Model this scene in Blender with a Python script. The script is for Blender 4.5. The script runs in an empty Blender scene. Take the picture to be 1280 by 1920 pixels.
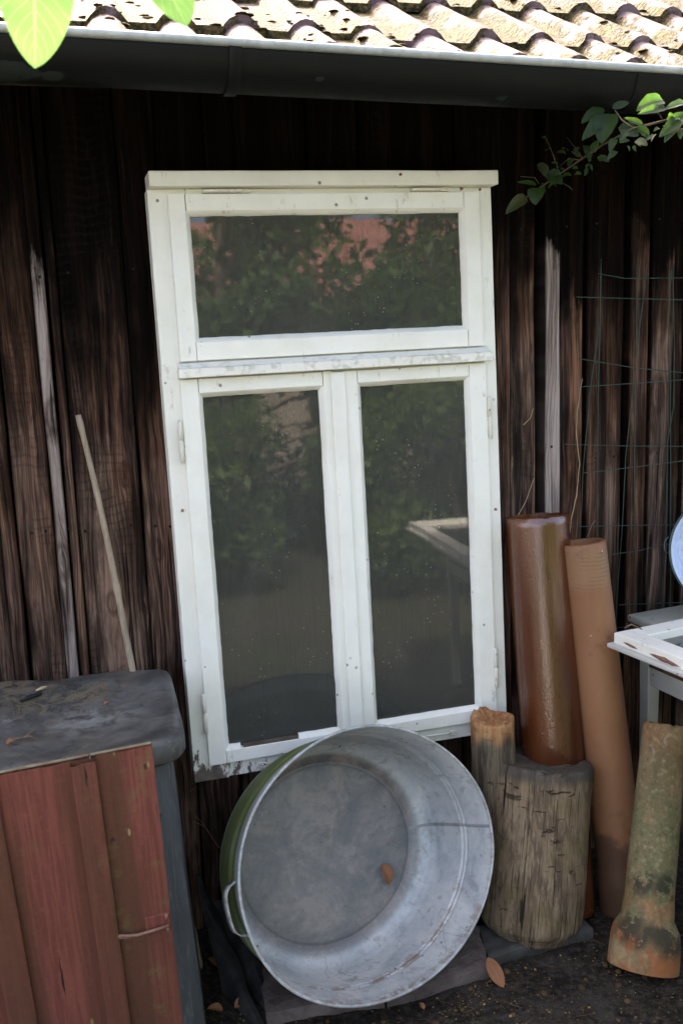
import bpy, math, random
from mathutils import Vector, Matrix, Euler, noise as mn
random.seed(7)
R = math.radians
sc = bpy.context.scene
COL = sc.collection

# ------------------------------------------------------------------ camera, sky, sun, exposure
CAMZ = 1.55
FPX = 1877.0                     # focal length in pixels of the 1280 x 1920 photograph
cam_d = bpy.data.cameras.new('camera'); cam = bpy.data.objects.new('camera', cam_d); COL.objects.link(cam)
cam_d.sensor_fit = 'VERTICAL'; cam_d.sensor_height = 36.0; cam_d.sensor_width = 24.0
cam_d.lens = FPX/1920*36; cam_d.clip_start = .05; cam_d.clip_end = 400
YAW, PITCH, ROLL = R(16.5), R(10.8), R(2.07)
FW = Vector((math.sin(YAW)*math.cos(PITCH), math.cos(YAW)*math.cos(PITCH), -math.sin(PITCH)))
_r0 = Vector((math.cos(YAW), -math.sin(YAW), 0)); _d0 = FW.cross(_r0)
RT = math.cos(ROLL)*_r0 + math.sin(ROLL)*_d0
DN = -math.sin(ROLL)*_r0 + math.cos(ROLL)*_d0
_m = Matrix((RT, -DN, -FW)).transposed().to_4x4(); _m.translation = (0, 0, CAMZ)
cam.matrix_world = _m
cam_d.dof.use_dof = True; cam_d.dof.focus_distance = 2.35; cam_d.dof.aperture_fstop = 5.6
sc.camera = cam
sc.cycles.use_denoising = True; sc.cycles.denoising_prefilter = 'ACCURATE'

SUN_EL, SUN_AZ = R(44), R(-14)   # the sun stands behind the shed, a little to the left
w = bpy.data.worlds.new('World'); sc.world = w; w.use_nodes = True
wn = w.node_tree; bg = wn.nodes['Background']
sky = wn.nodes.new('ShaderNodeTexSky'); sky.sky_type = 'NISHITA'; sky.sun_disc = False
sky.sun_elevation = SUN_EL; sky.sun_rotation = SUN_AZ; sky.air_density = .4; sky.dust_density = 6.0; sky.ozone_density = 0.
veil = wn.nodes.new('ShaderNodeMix'); veil.data_type = 'RGBA'; veil.blend_type = 'MULTIPLY'; veil.inputs[0].default_value = 1   # thin white cloud
veil.inputs[7].default_value = (1.12, 1.0, .86, 1); wn.links.new(sky.outputs[0], veil.inputs[6]); wn.links.new(veil.outputs[2], bg.inputs[0]); bg.inputs[1].default_value = .15
sl = bpy.data.lights.new('sun', 'SUN'); sl.energy = 2.1; sl.angle = R(.5); sl.color = (1, .95, .87)
so = bpy.data.objects.new('sun', sl); COL.objects.link(so)
sdir = Vector((math.sin(SUN_AZ)*math.cos(SUN_EL), math.cos(SUN_AZ)*math.cos(SUN_EL), math.sin(SUN_EL)))
so.rotation_euler = sdir.to_track_quat('Z', 'Y').to_euler(); so.location = sdir*20
vs = sc.view_settings; vs.view_transform = 'Standard'; vs.look = 'None'; vs.exposure = 3.58; vs.gamma = 1

# ------------------------------------------------------------------ helpers
def U(u, v, Y):                  # the point at depth Y seen at photo pixel (u, v)
    d = RT*((u-640)/FPX) + DN*((v-960)/FPX) + FW
    return Vector((0, 0, CAMZ)) + d*(Y/d.y)
def G(u, v, z=0):                # the point at height z seen at photo pixel (u, v)
    d = RT*((u-640)/FPX) + DN*((v-960)/FPX) + FW
    return Vector((0, 0, CAMZ)) + d*((z-CAMZ)/d.z)
def fbm(p, s=1, o=4):
    return mn.fractal(Vector(p)*s, 1.0, 2.0, o)
def sst(a, b, x):
    t = max(0, min(1, (x-a)/(b-a))); return t*t*(3-2*t)

class MB:
    def __init__(s): s.v = []; s.f = []; s.uv = []; s.att = {}; s.cur = {}
    def vert(s, p):
        s.v.append(tuple(p))
        for k in s.cur: s.att.setdefault(k, {})[len(s.v)-1] = s.cur[k]
        return len(s.v)-1
    def face(s, ix, uv=None): s.f.append(tuple(ix)); s.uv.append(uv)
    def grid(s, P, closed_u=False, flip=False, uv=True):     # P[j][i] rows of points
        nj = len(P); ni = len(P[0]); ix = [[s.vert(p) for p in row] for row in P]
        for j in range(nj-1):
            for i in range(ni if closed_u else ni-1):
                k = (i+1) % ni
                q = [ix[j][i], ix[j][k], ix[j+1][k], ix[j+1][i]]
                t = [(i/(ni-1), j/(nj-1)), ((i+1)/(ni-1), j/(nj-1)), ((i+1)/(ni-1), (j+1)/(nj-1)), (i/(ni-1), (j+1)/(nj-1))]
                if flip: q.reverse(); t.reverse()
                s.face(q, t)
        return ix
    def fan(s, ring, c, flip=False):
        k = s.vert(c); n = len(ring)
        for i in range(n):
            q = [ring[i], ring[(i+1) % n], k]
            if flip: q.reverse()
            s.face(q)
    def box(s, a, b):
        x0, y0, z0 = a; x1, y1, z1 = b
        n = [s.vert(p) for p in ((x0,y0,z0),(x1,y0,z0),(x1,y1,z0),(x0,y1,z0),(x0,y0,z1),(x1,y0,z1),(x1,y1,z1),(x0,y1,z1))]
        for q in ((3,2,1,0),(4,5,6,7),(0,1,5,4),(1,2,6,5),(2,3,7,6),(3,0,4,7)): s.face([n[k] for k in q])
    def hexa(s, p):              # 8 points: bottom ring then top ring
        n = [s.vert(q) for q in p]
        for q in ((3,2,1,0),(4,5,6,7),(0,1,5,4),(1,2,6,5),(2,3,7,6),(3,0,4,7)): s.face([n[k] for k in q])
    def tube(s, pts, r, n=10, cap=True):
        pts = [Vector(p) for p in pts]; rr = r if isinstance(r, (list, tuple)) else [r]*len(pts)
        rows = []; up = None
        for i, p in enumerate(pts):
            t = (pts[min(i+1, len(pts)-1)]-pts[max(i-1, 0)]).normalized()
            if up is None: up = t.orthogonal().normalized()
            up = (up - t*up.dot(t)).normalized(); b = t.cross(up)
            rows.append([p + (up*math.cos(2*math.pi*k/n)+b*math.sin(2*math.pi*k/n))*rr[i] for k in range(n)])
        ix = s.grid(rows, True)
        if cap: s.fan(ix[0], pts[0], True); s.fan(ix[-1], pts[-1])
    def lathe(s, A, axis, prof, n=48, ref=None, sx=1, sy=1, wob=None):   # prof: (distance along axis, radius)
        axis = Vector(axis).normalized(); a = axis.cross(ref or Vector((0,0,1)))
        if a.length < 1e-4: a = axis.orthogonal()
        a.normalize(); b = axis.cross(a)
        rows = []
        for (h, r) in prof:
            row = []
            for k in range(n):
                t = 2*math.pi*k/n; rk = r*(1+(wob(t, h) if wob else 0))
                row.append(Vector(A)+axis*h+a*(rk*sx*math.cos(t))+b*(rk*sy*math.sin(t)))
            rows.append(row)
        return s.grid(rows, True)
    def build(s, name, mat, parent=None, smooth=True, bevel=0, auto=None):
        me = bpy.data.meshes.new(name); me.from_pydata(s.v, [], s.f); me.update()
        if any(s.uv):
            ul = me.uv_layers.new(name='uv'); i = 0
            for q, t in zip(s.f, s.uv):
                for k in range(len(q)):
                    if t: ul.data[i].uv = t[k]
                    i += 1
        for k, d in s.att.items():
            at = me.attributes.new(k, 'FLOAT', 'POINT')
            vals = [0.0]*len(s.v)
            for i, x in d.items(): vals[i] = x
            at.data.foreach_set('value', vals)
        if smooth: me.polygons.foreach_set('use_smooth', [True]*len(me.polygons))
        o = bpy.data.objects.new(name, me); COL.objects.link(o)
        if mat: me.materials.append(mat)
        if parent: o.parent = parent
        if bevel:
            b = o.modifiers.new('bevel', 'BEVEL'); b.width = bevel; b.segments = 2; b.limit_method = 'ANGLE'; b.angle_limit = R(40)
        if auto: me.set_sharp_from_angle(angle=R(auto))
        return o
def tag(o, label=None, cat=None, group=None, kind=None):
    if label: o['label'] = label
    if cat: o['category'] = cat
    if group: o['group'] = group
    if kind: o['kind'] = kind
    return o
def thing(name, loc, label, cat, group=None, rot=None):
    o = bpy.data.objects.new(name, None); COL.objects.link(o); o.location = loc; o.empty_display_size = .1
    if rot is not None: o.rotation_euler = rot
    return tag(o, label, cat, group)
def keep(o, parent):             # parent a mesh whose vertices are in world space
    o.parent = parent; o.matrix_parent_inverse = Matrix.LocRotScale(parent.location, parent.rotation_euler, None).inverted(); return o

# ------------------------------------------------------------------ material helpers
class Mat:
    def __init__(s, name):
        s.m = bpy.data.materials.new(name); s.m.use_nodes = True; s.t = s.m.node_tree; s.t.nodes.clear()
        s.out = s.t.nodes.new('ShaderNodeOutputMaterial'); s._co = None
    def put(s, sock, x):
        if isinstance(x, bpy.types.NodeSocket): s.t.links.new(x, sock)
        elif x is not None:
            if sock.type == 'RGBA' and len(x) == 3: x = (*x, 1)
            sock.default_value = x
    def n(s, typ, ins=None, out=0, **props):
        nd = s.t.nodes.new('ShaderNode'+typ)
        for k, v in props.items(): setattr(nd, k, v)
        for k, v in (ins or {}).items(): s.put(nd.inputs[k], v)
        return nd.outputs[out]
    @property
    def co(s):
        if s._co is None: s._co = s.n('TexCoord', out='Object')
        return s._co
    def uv(s): return s.n('TexCoord', out='UV')
    def math(s, op, a, b=0., c=0., clamp=False): return s.n('Math', {0: a, 1: b, 2: c}, operation=op, use_clamp=clamp)
    def mul(s, a, b): return s.math('MULTIPLY', a, b)
    def add(s, a, b): return s.math('ADD', a, b)
    def sub(s, a, b): return s.math('SUBTRACT', a, b)
    def map(s, vec, sc=(1,1,1), loc=(0,0,0), rot=(0,0,0)): return s.n('Mapping', {'Vector': vec, 'Scale': sc, 'Location': loc, 'Rotation': rot})
    def noise(s, vec, scale=5, det=4, rough=.55, dist=0): return s.n('TexNoise', {'Vector': vec, 'Scale': scale, 'Detail': det, 'Roughness': rough, 'Distortion': dist})
    def voro(s, vec, scale=5, feat='F1', rnd=1): return s.n('TexVoronoi', {'Vector': vec, 'Scale': scale, 'Randomness': rnd}, feature=feat)
    def rng(s, x, a, b, c=0., d=1.): return s.n('MapRange', {0: x, 1: a, 2: b, 3: c, 4: d}, interpolation_type='SMOOTHSTEP')
    def mix(s, f, a, b, mode='MIX'):
        nd = s.t.nodes.new('ShaderNodeMix'); nd.data_type = 'RGBA'; nd.blend_type = mode; nd.clamp_factor = True
        s.put(nd.inputs[0], f); s.put(nd.inputs[6], a); s.put(nd.inputs[7], b); return nd.outputs[2]
    def ramp(s, x, stops):
        nd = s.t.nodes.new('ShaderNodeValToRGB'); e = nd.color_ramp.elements
        while len(e) < len(stops): e.new(.5)
        for i, (p, c) in enumerate(stops): e[i].position = p; e[i].color = (*c, 1)
        s.put(nd.inputs[0], x); return nd.outputs[0]
    def sep(s, vec):
        nd = s.t.nodes.new('ShaderNodeSeparateXYZ'); s.put(nd.inputs[0], vec); return nd.outputs
    def comb(s, x, y, z): return s.n('CombineXYZ', {0: x, 1: y, 2: z})
    def attr(s, name, out='Fac'): return s.n('Attribute', out=out, attribute_name=name)
    def bump(s, h, st=.5, dist=.01, nrm=None):
        i = {'Height': h, 'Strength': st, 'Distance': dist}
        if nrm: i['Normal'] = nrm
        return s.n('Bump', i)
    def pbr(s, col, rough=.7, nrm=None, metal=0., spec=.4, coat=None, coatr=.1, extra=None):
        nd = s.t.nodes.new('ShaderNodeBsdfPrincipled')
        s.put(nd.inputs['Base Color'], col); s.put(nd.inputs['Roughness'], rough); s.put(nd.inputs['Metallic'], metal)
        s.put(nd.inputs['Specular IOR Level'], spec)
        if nrm: s.put(nd.inputs['Normal'], nrm)
        if coat: s.put(nd.inputs['Coat Weight'], coat); s.put(nd.inputs['Coat Roughness'], coatr)
        return nd.outputs[0]
    def done(s, sh): s.t.links.new(sh, s.out.inputs[0]); return s.m
    def blob(s, c, r, soft=.5, wob=.4, nscale=14, sxyz=(1,1,1)):  # an irregular patch round point c
        d = s.n('VectorMath', {0: s.map(s.co, sxyz), 1: tuple(c[i]*sxyz[i] for i in range(3))}, out='Value', operation='DISTANCE')
        nn = s.noise(s.co, nscale, 5, .65)
        d2 = s.add(s.math('DIVIDE', d, r), s.mul(s.sub(nn, .5), wob*2))
        return s.rng(d2, 1+soft*.5, 1-soft*.5)

MT = {}
def simple(name, c1, c2, scale=12, rough=.8, bump=.3, bs=60, spec=.3, metal=0., sxyz=(1,1,1), bd=.004):
    m = Mat(name); v = m.map(m.co, sxyz)
    n1 = m.noise(v, scale, 6, .6); n2 = m.noise(v, bs, 5, .6)
    col = m.mix(m.rng(n1, .3, .7), c1, c2)
    col = m.mix(m.mul(m.rng(n2, .45, .75), .45), col, tuple(x*.45 for x in c1))
    MT[name] = m.done(m.pbr(col, rough, m.bump(n2, bump, bd), metal, spec)); return MT[name]

# --- weathered shed boards
KNOTS = [(.071, .585, .020), (.205, .90, .016), (.128, .90, .014), (.03, 1.36, .018), (.18, 1.21, .014), (1.145, .95, .012), (1.62, 1.32, .022), (1.60, 1.20, .018), (.02, 1.02, .02), (.32, 1.33, .012), (.29, .70, .014), (.245, 1.02, .012)]
def mk_wood():
    m = Mat('weathered_shed_boards'); x, y, z = m.sep(m.co)
    rnd = m.attr('rnd'); fz = m.attr('fadez'); fs = m.attr('fades'); tone = m.attr('tone'); fl = m.attr('fadelen')
    # grain bends round the knots
    dx = None; kd = None; blotk = m.noise(m.co, 30, 4, .65)
    for (kx, kz, kr) in KNOTS:
        ax = m.sub(x, kx); az = m.mul(m.sub(z, kz), .45)
        d = m.math('SQRT', m.add(m.mul(ax, ax), m.mul(az, az)))
        e = m.math('EXPONENT', m.mul(m.math('DIVIDE', d, kr*1.5), -1.))
        t = m.mul(m.math('SIGN', ax), m.mul(e, kr*.9))
        dx = t if dx is None else m.add(dx, t)
        k = m.math('MAXIMUM', m.mul(m.rng(m.math('DIVIDE', d, kr), .7, .35), .35), m.mul(m.rng(m.math('ABSOLUTE', m.sub(m.math('DIVIDE', d, kr), m.add(.45, m.mul(blotk, .8)))), .5, .0), .8))
        kd = k if kd is None else m.math('MAXIMUM', kd, k)
    xx = m.sub(x, dx)
    off = m.mul(rnd, 13.7)
    wob = m.noise(m.comb(m.add(m.mul(x, 5), off), off, m.mul(z, 1.1)), 1.6, 3)
    xw = m.add(xx, m.mul(m.sub(wob, .5), .05))
    fine = m.noise(m.comb(m.mul(xw, 170), off, m.mul(z, 5)), 1, 5, .7)
    ring = m.noise(m.comb(m.mul(xw, 44), off, m.mul(z, 1.1)), 1, 4, .6)
    blot = m.noise(m.comb(m.add(m.mul(x, 8), off), off, m.mul(z, 2.6)), 1.4, 5, .6)
    g = m.add(m.mul(fine, .5), m.mul(ring, .5))
    stain = m.ramp(g, [(.36, (.0012, .0010, .0009)), (.50, (.0036, .0025, .0021)), (.62, (.0125, .0070, .0050))])
    # where rain and sun reach, the tar stain has gone: edge is ragged and differs from board to board
    edge = m.add(m.sub(fz, z), m.add(m.mul(m.sub(blot, .5), .8), m.mul(m.sub(g, .5), .16)))
    pale = m.rng(tone, .9, 1.)
    keepst = m.rng(m.noise(m.comb(m.mul(x, 14), m.add(off, 3), m.mul(z, 3.1)), 1, 6, .65), .40, .56, .38, 1.)
    wm = m.mul(m.mul(m.rng(m.math('DIVIDE', edge, fl), -.5, .6), fs), m.math('MAXIMUM', keepst, m.mul(pale, m.rng(blot, .36, .46, .35, 1.))))
    red = m.ramp(g, [(.42, (.013, .0065, .004)), (.5, (.080, .037, .021)), (.59, (.205, .104, .058))])
    grey = m.ramp(g, [(.41, (.026, .017, .013)), (.49, (.13, .090, .068)), (.59, (.30, .226, .182))])
    nearedge = m.rng(edge, .02, .5, .15, 1.)
    tn = m.math('ADD', m.mul(tone, m.math('MAXIMUM', nearedge, pale)), m.mul(m.sub(blot, .5), .9), clamp=True)
    wcol = m.mix(tn, red, m.mix(m.mul(pale, .8), grey, m.ramp(g, [(.38, (.06, .042, .034)), (.46, (.20, .158, .138)), (.58, (.35, .305, .282))])))
    col = m.mix(wm, stain, wcol)
    col = m.mix(m.mul(kd, .8), col, m.mix(ring, (.014, .007, .005), (.06, .028, .017)))
    crack = m.rng(m.noise(m.comb(m.mul(xw, 62), m.add(off, 5), m.mul(z, 1.9)), 1, 3, .5), .385, .335)
    saw = m.mul(m.math('SINE', m.add(m.mul(z, 300), m.mul(wob, 25))), m.mul(m.rng(rnd, .70, .75), m.rng(m.noise(m.comb(off, m.mul(x, 9), m.mul(z, 5)), 1, 2), .48, .6)))
    col = m.mix(m.mul(m.rng(saw, .3, .9), .3), col, (.012, .009, .008))
    col = m.mix(m.mul(crack, .85), col, (.004, .003, .003))
    drip = m.rng(m.noise(m.comb(m.mul(x, 30), off, m.mul(z, 5)), 1, 4, .6), .62, .74)
    col = m.mix(m.mul(m.mul(drip, .6), m.sub(1., m.mul(pale, .7))), col, (.010, .007, .006))
    ln = m.rng(m.math('SINE', m.add(m.mul(xw, 620.), m.add(m.mul(ring, 17.), m.mul(wob, 26.)))), .35, .95)
    lnm = m.mul(ln, m.rng(m.noise(m.comb(m.mul(x, 11), m.add(off, 8), m.mul(z, 2.2)), 1, 4, .6), .40, .56))
    col = m.mix(m.mul(lnm, .42), col, m.mix(wm, (.002, .0015, .0013), (.022, .013, .009)))
    h = m.sub(m.add(m.add(m.mul(fine, .6), m.mul(ring, .9)), m.mul(saw, .12)), m.add(m.mul(crack, .7), m.mul(lnm, .35)))
    MT['wood'] = m.done(m.pbr(col, m.rng(fine, .3, .7, .62, .85), m.bump(h, .9, .004), 0, m.mul(m.math('ADD', wm, .12), .2)))
mk_wood()

def mk_paint(name, base, dirt, peel_z=None, peel_amt=0.):
    m = Mat(name); x, y, z = m.sep(m.co)
    n1 = m.noise(m.co, 6, 6, .65); n2 = m.noise(m.co, 45, 5, .6); n3 = m.noise(m.map(m.co, (90, 90, 90)), 1, 3)
    brush = m.noise(m.map(m.co, (140, 140, 9)), 1, 3)
    col = m.mix(m.mul(m.rng(n1, .35, .75), .6), base, dirt)
    spots = m.rng(m.voro(m.co, 22), .11, .06)
    spots = m.mul(spots, m.rng(m.noise(m.co, 3.2, 2), .44, .54))
    col = m.mix(m.mul(spots, .85), col, (.10, .085, .06))
    cr = m.rng(m.noise(m.map(m.co, (34, 34, 10)), 1, 7, .8), .605, .65)
    col = m.mix(m.mul(cr, .5), col, (.30, .27, .2))
    h = m.add(m.mul(n3, .25), m.mul(brush, .5))
    rough = .5
    if peel_z is not None:
        low = m.rng(z, peel_z+.16, peel_z-.04)                   # paint lost where the foot of the frame stood wet
        leftw = m.rng(x, .30, .0, .35, 1.0)
        pm = m.add(m.noise(m.map(m.co, (30, 30, 11)), 1, 7, .75), m.mul(m.mul(low, leftw), peel_amt))
        pk = m.rng(pm, .70, .735)
        col = m.mix(pk, col, m.mix(n2, (.05, .038, .03), (.23, .19, .155)))
        h = m.sub(h, m.mul(pk, 2.2))
        al = m.rng(m.math('ABSOLUTE', m.add(z, .402)), .032, .004)
        col = m.mix(m.mul(m.mul(al, m.rng(n2, .5, .66)), .35), col, (.16, .15, .09))
    MT[name] = m.done(m.pbr(col, rough, m.bump(h, .25, .003), 0, .35))
mk_paint('white_frame_paint', (.77, .775, .70), (.66, .665, .585), -1.38, .318)
mk_paint('white_sash_paint', (.785, .795, .725), (.66, .65, .56))
mk_paint('white_table_paint', (.50, .515, .48), (.34, .35, .29))
mk_paint('grey_weathered_paint', (.42, .43, .38), (.17, .18, .10))

def mk_glass():
    m = Mat('dusty_window_glass')
    d1 = m.noise(m.map(m.co, (5, 1, 3)), 1, 7, .7, .6); d2 = m.noise(m.map(m.co, (38, 1, 20)), 1, 5, .7)
    spk = m.rng(m.voro(m.co, 85), .13, .05); spk = m.mul(spk, m.rng(m.noise(m.co, 7, 3), .47, .62))
    scr = m.rng(m.noise(m.map(m.co, (9, 1, 70), rot=(0, .7, 0)), 1, 3, .5), .66, .72)
    dust = m.add(m.add(.68, m.mul(m.sub(d1, .5), .7)), m.add(m.mul(m.sub(d2, .5), .34), m.mul(scr, .10)))
    dust = m.math('ADD', dust, m.mul(spk, .6), clamp=True)
    dif = m.n('BsdfDiffuse', {'Color': m.mix(spk, (.070, .071, .062), (.34, .33, .28))})
    tr = m.n('BsdfTransparent', {'Color': (.80, .84, .80)})
    a = m.n('MixShader', {0: dust, 1: tr, 2: dif})
    wav = m.noise(m.map(m.co, (4, 1, 2.2)), 1, 2)
    gl = m.n('BsdfGlossy', {'Color': (1, 1, 1), 'Roughness': .022, 'Normal': m.bump(wav, .07, .01)})
    fr = m.n('Fresnel', {'IOR': 1.52})
    MT['glass'] = m.done(m.n('MixShader', {0: m.mul(fr, .78), 1: a, 2: gl}))
mk_glass()

def mk_zinc():
    m = Mat('old_galvanised_zinc')
    n1 = m.noise(m.co, 6.5, 7, .66, .5); n2 = m.noise(m.co, 26, 6, .7, .3); n3 = m.noise(m.co, 90, 4, .65); v = m.n('TexVoronoi', {'Vector': m.co, 'Scale': 46.}, out='Color'); vg = m.sep(v)[0]
    col = m.ramp(m.add(m.mul(n1, .65), m.mul(n2, .35)), [(.37, (.21, .235, .245)), (.47, (.36, .395, .405)), (.60, (.52, .535, .525))])
    col = m.mix(m.mul(m.rng(n2, .54, .66), .55), col, (.175, .165, .145))
    col = m.mix(m.mul(vg, .16), col, (.50, .53, .55))
    wht = m.rng(m.noise(m.map(m.co, (9, 9, 5)), 1, 7, .75, 1.), .57, .66); col = m.mix(m.mul(wht, .5), col, (.50, .51, .50))
    dirt = m.attr('dirt')  # on the basin this holds floor dirt plus shade painted on the upper wall
    dirt_shade = m.mul(dirt, m.rng(n1, .25, .55, .75, 1.))
    col = m.mix(m.mul(dirt_shade, .88), col, m.ramp(m.add(m.mul(m.noise(m.co, 8, 7, .7, .8), .8), m.mul(n3, .2)), [(.38, (.075, .077, .082)), (.48, (.125, .112, .104)), (.58, (.21, .178, .158))]))
    speck = m.mul(m.rng(m.voro(m.co, 30), .11, .06), m.rng(m.noise(m.co, 4, 3), .50, .58)); col = m.mix(m.mul(speck, .85), col, (.03, .026, .02))
    scrt = m.rng(m.math('ABSOLUTE', m.sub(m.noise(m.map(m.co, (5, 5, 16), rot=(.3, .5, .2)), 1, 3, .5, .6), .5)), .006, .001); col = m.mix(m.mul(scrt, .35), col, (.12, .125, .125))
    rust = m.attr('rust')
    rm = m.mul(rust, m.rng(m.noise(m.co, 26, 6, .7), .44, .56))
    col = m.mix(rm, col, m.mix(n3, (.10, .06, .038), (.20, .165, .125)))
    seam = m.attr('seam'); col = m.mix(m.mul(seam, .6), col, (.11, .12, .12))
    h = m.add(m.mul(n2, .6), m.mul(n3, .25))
    MT['zinc'] = m.done(m.pbr(col, m.rng(n2, .3, .7, .46, .64), m.bump(h, .3, .004), .15, .4))
    m = Mat('zinc_outside_green'); n1 = m.noise(m.map(m.co, (1, 1, 1)), 6, 5); n2 = m.noise(m.co, 60, 4)
    gm = m.mul(m.attr('dirt'), m.rng(n1, .25, .55, .7, 1.))
    col = m.mix(gm, m.mix(n1, (.27, .31, .30), (.38, .42, .41)), m.mix(n2, (.06, .085, .022), (.13, .165, .05)))
    MT['zinc_out'] = m.done(m.pbr(col, .6, m.bump(n2, .2, .003), .1, .4))
mk_zinc()

def mk_log(name, base, green, dark, pale, axis_s=(42, 42, 4.5)):
    m = Mat(name); r = m.attr('top')
    g = m.noise(m.map(m.co, axis_s), 1, 6, .65, .1); g2 = m.noise(m.map(m.co, (150, 150, 14)), 1, 4); bl = m.noise(m.co, 9, 5, .6)
    col = m.mix(m.rng(g, .42, .58), dark, base)
    col = m.mix(m.mul(m.rng(g2, .52, .72), .6), col, pale)
    col = m.mix(m.mul(m.rng(bl, .48, .66), .65), col, m.mix(g2, tuple(c*.6 for c in green), green))
    ang = m.attr('ang'); cw = m.noise(m.comb(m.mul(ang, 11), 3.3, m.mul(m.sep(m.co)[2], 3.)), 1, 4, .6)
    ck = m.math('MAXIMUM', m.rng(cw, .365, .345), m.mul(m.rng(m.noise(m.comb(m.mul(ang, 40), 1.3, m.mul(m.sep(m.co)[2], 7.)), 1, 3, .5), .375, .345), .7))
    fl_ = m.rng(m.math('SINE', m.add(m.mul(ang, 70.), m.mul(m.noise(m.comb(m.mul(ang, 4), 7.7, m.mul(m.sep(m.co)[2], 5.)), 1, 3), 22.))), .2, .95); col = m.mix(m.mul(fl_, .20), col, tuple(c*.7 for c in dark))
    crs = m.mul(m.rng(m.noise(m.map(m.co, (17, 17, 70)), 1, 4, .6, .6), .60, .65), m.rng(m.noise(m.co, 7, 2), .46, .58))
    col = m.mix(m.mul(ck, .9), col, (.008, .007, .005)); col = m.mix(m.mul(crs, .8), col, (.016, .013, .009))
    col = m.mix(m.mul(r, m.rng(bl, .3, .6, .55, .95)), col, m.mix(g, (.035, .032, .028), (.10, .09, .075)))
    rot = m.mul(m.attr('rot'), m.rng(bl, .40, .5)); col = m.mix(rot, col, (.03, .022, .018))
    h = m.sub(m.add(m.mul(g, .8), m.mul(g2, .35)), m.add(m.mul(ck, 1.2), m.mul(crs, .8)))
    return m, col, m.bump(h, .8, .006), g2, bl
m, c, b, *_ = mk_log('mossy_log_wood', (.225, .168, .105), (.185, .148, .062), (.115, .084, .054), (.31, .245, .16), (40, 40, 7)); MT['log'] = m.done(m.pbr(c, .85, b, 0, .2))
m, c, b, g2, bl = mk_log('broken_post_wood', (.15, .12, .08), (.125, .13, .075), (.06, .048, .035), (.25, .21, .15))
brk = m.attr('broken'); oc = m.ramp(m.add(m.mul(bl, .6), m.mul(g2, .4)), [(.36, (.10, .05, .024)), (.47, (.31, .14, .055)), (.60, (.42, .25, .12))])
MT['post'] = m.done(m.pbr(m.mix(brk, c, oc), .8, b, 0, .25))

def mk_clay():
    m = Mat('brown_salt_glaze'); n1 = m.noise(m.map(m.co, (9, 9, 1.5)), 1, 5); n2 = m.noise(m.map(m.co, (210, 210, 120)), 1, 3, .6); n3 = m.noise(m.co, 14, 3)
    col = m.ramp(n1, [(.3, (.052, .014, .005)), (.55, (.095, .028, .009)), (.75, (.14, .048, .014))])
    sp = m.rng(m.voro(m.co, 30), .05, .025); col = m.mix(sp, col, (.42, .36, .30))
    MT['glaze'] = m.done(m.pbr(col, .17, m.bump(m.add(m.mul(n2, .8), m.mul(n3, .5)),   .42, .0025), 0, 1.))
    m = Mat('tan_stoneware'); x, y, z = m.sep(m.co); n1 = m.noise(m.map(m.co, (3, 3, 1.2)), 1, 5); n2 = m.noise(m.co, 120, 4, .6); n3 = m.noise(m.co, 10, 5, .6)
    col = m.ramp(n1, [(.3, (.17, .075, .034)), (.5, (.255, .125, .056)), (.72, (.30, .165, .082))])
    col = m.mix(m.mul(m.rng(n3, .55, .7), .3), col, (.24, .10, .055)); col = m.mix(m.mul(n2, .22), col, (.15, .075, .04))
    top = m.attr('top'); ln = m.rng(m.math('SINE', m.mul(z, 640)), .55, .9); lm_ = m.mul(m.mul(ln, top), m.rng(m.noise(m.co, 18, 3), .42, .56))
    col = m.mix(m.mul(lm_, .7), col, (.06, .035, .022)); col = m.mix(m.mul(top, .25), col, (.30, .22, .12))
    sp = m.mul(m.rng(m.voro(m.co, 26), .10, .05), m.rng(m.noise(m.co, 5, 2), .5, .58)); col = m.mix(sp, col, (.48, .40, .31))
    st_ = m.rng(m.add(n3, m.mul(m.attr('foot_tone'), .5)), .62, .80); col = m.mix(m.mul(st_, .75), col, (.045, .026, .017))  # patchy darker tone, stronger towards the foot of the pipe
    MT['tan'] = m.done(m.pbr(col, .55, m.bump(n2, .2, .002), 0, .35))
    m = Mat('algae_stoneware'); n1 = m.noise(m.map(m.co, (6, 6, 2)), 1, 6, .65); n2 = m.noise(m.co, 75, 5, .7); n3 = m.noise(m.co, 13, 5, .65)
    col = m.ramp(n1, [(.36, (.115, .084, .036)), (.5, (.20, .142, .068)), (.62, (.27, .205, .11))])
    gm = m.mul(m.attr('green'), m.rng(n3, .32, .6)); col = m.mix(m.mul(gm, .85), col, m.mix(n2, (.075, .082, .030), (.155, .165, .08)))
    col = m.mix(m.mul(m.rng(n2, .52, .66), .42), col, (.34, .29, .19)); col = m.mix(m.mul(m.rng(n2, .46, .36), .5), col, (.07, .06, .03))
    om = m.mul(m.attr('orange'), m.rng(n3, .62, .42)); col = m.mix(om, col, m.mix(n2, (.15, .055, .020), (.34, .14, .055)))
    dk = m.mul(m.attr('lichen'), m.rng(m.noise(m.co, 24, 6, .7), .42, .50)); col = m.mix(m.mul(dk, .9), col, (.025, .028, .016))
    ring = m.rng(m.math('ABSOLUTE', m.sub(m.voro(m.co, 15), .30)), .05, .015); ring = m.mul(ring, m.rng(m.noise(m.co, 6, 2), .54, .62))
    col = m.mix(m.mul(ring, .5), col, (.36, .33, .24))
    MT['socket'] = m.done(m.pbr(col, .75, m.bump(n2, .35, .003), 0, .3))
mk_clay()

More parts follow.
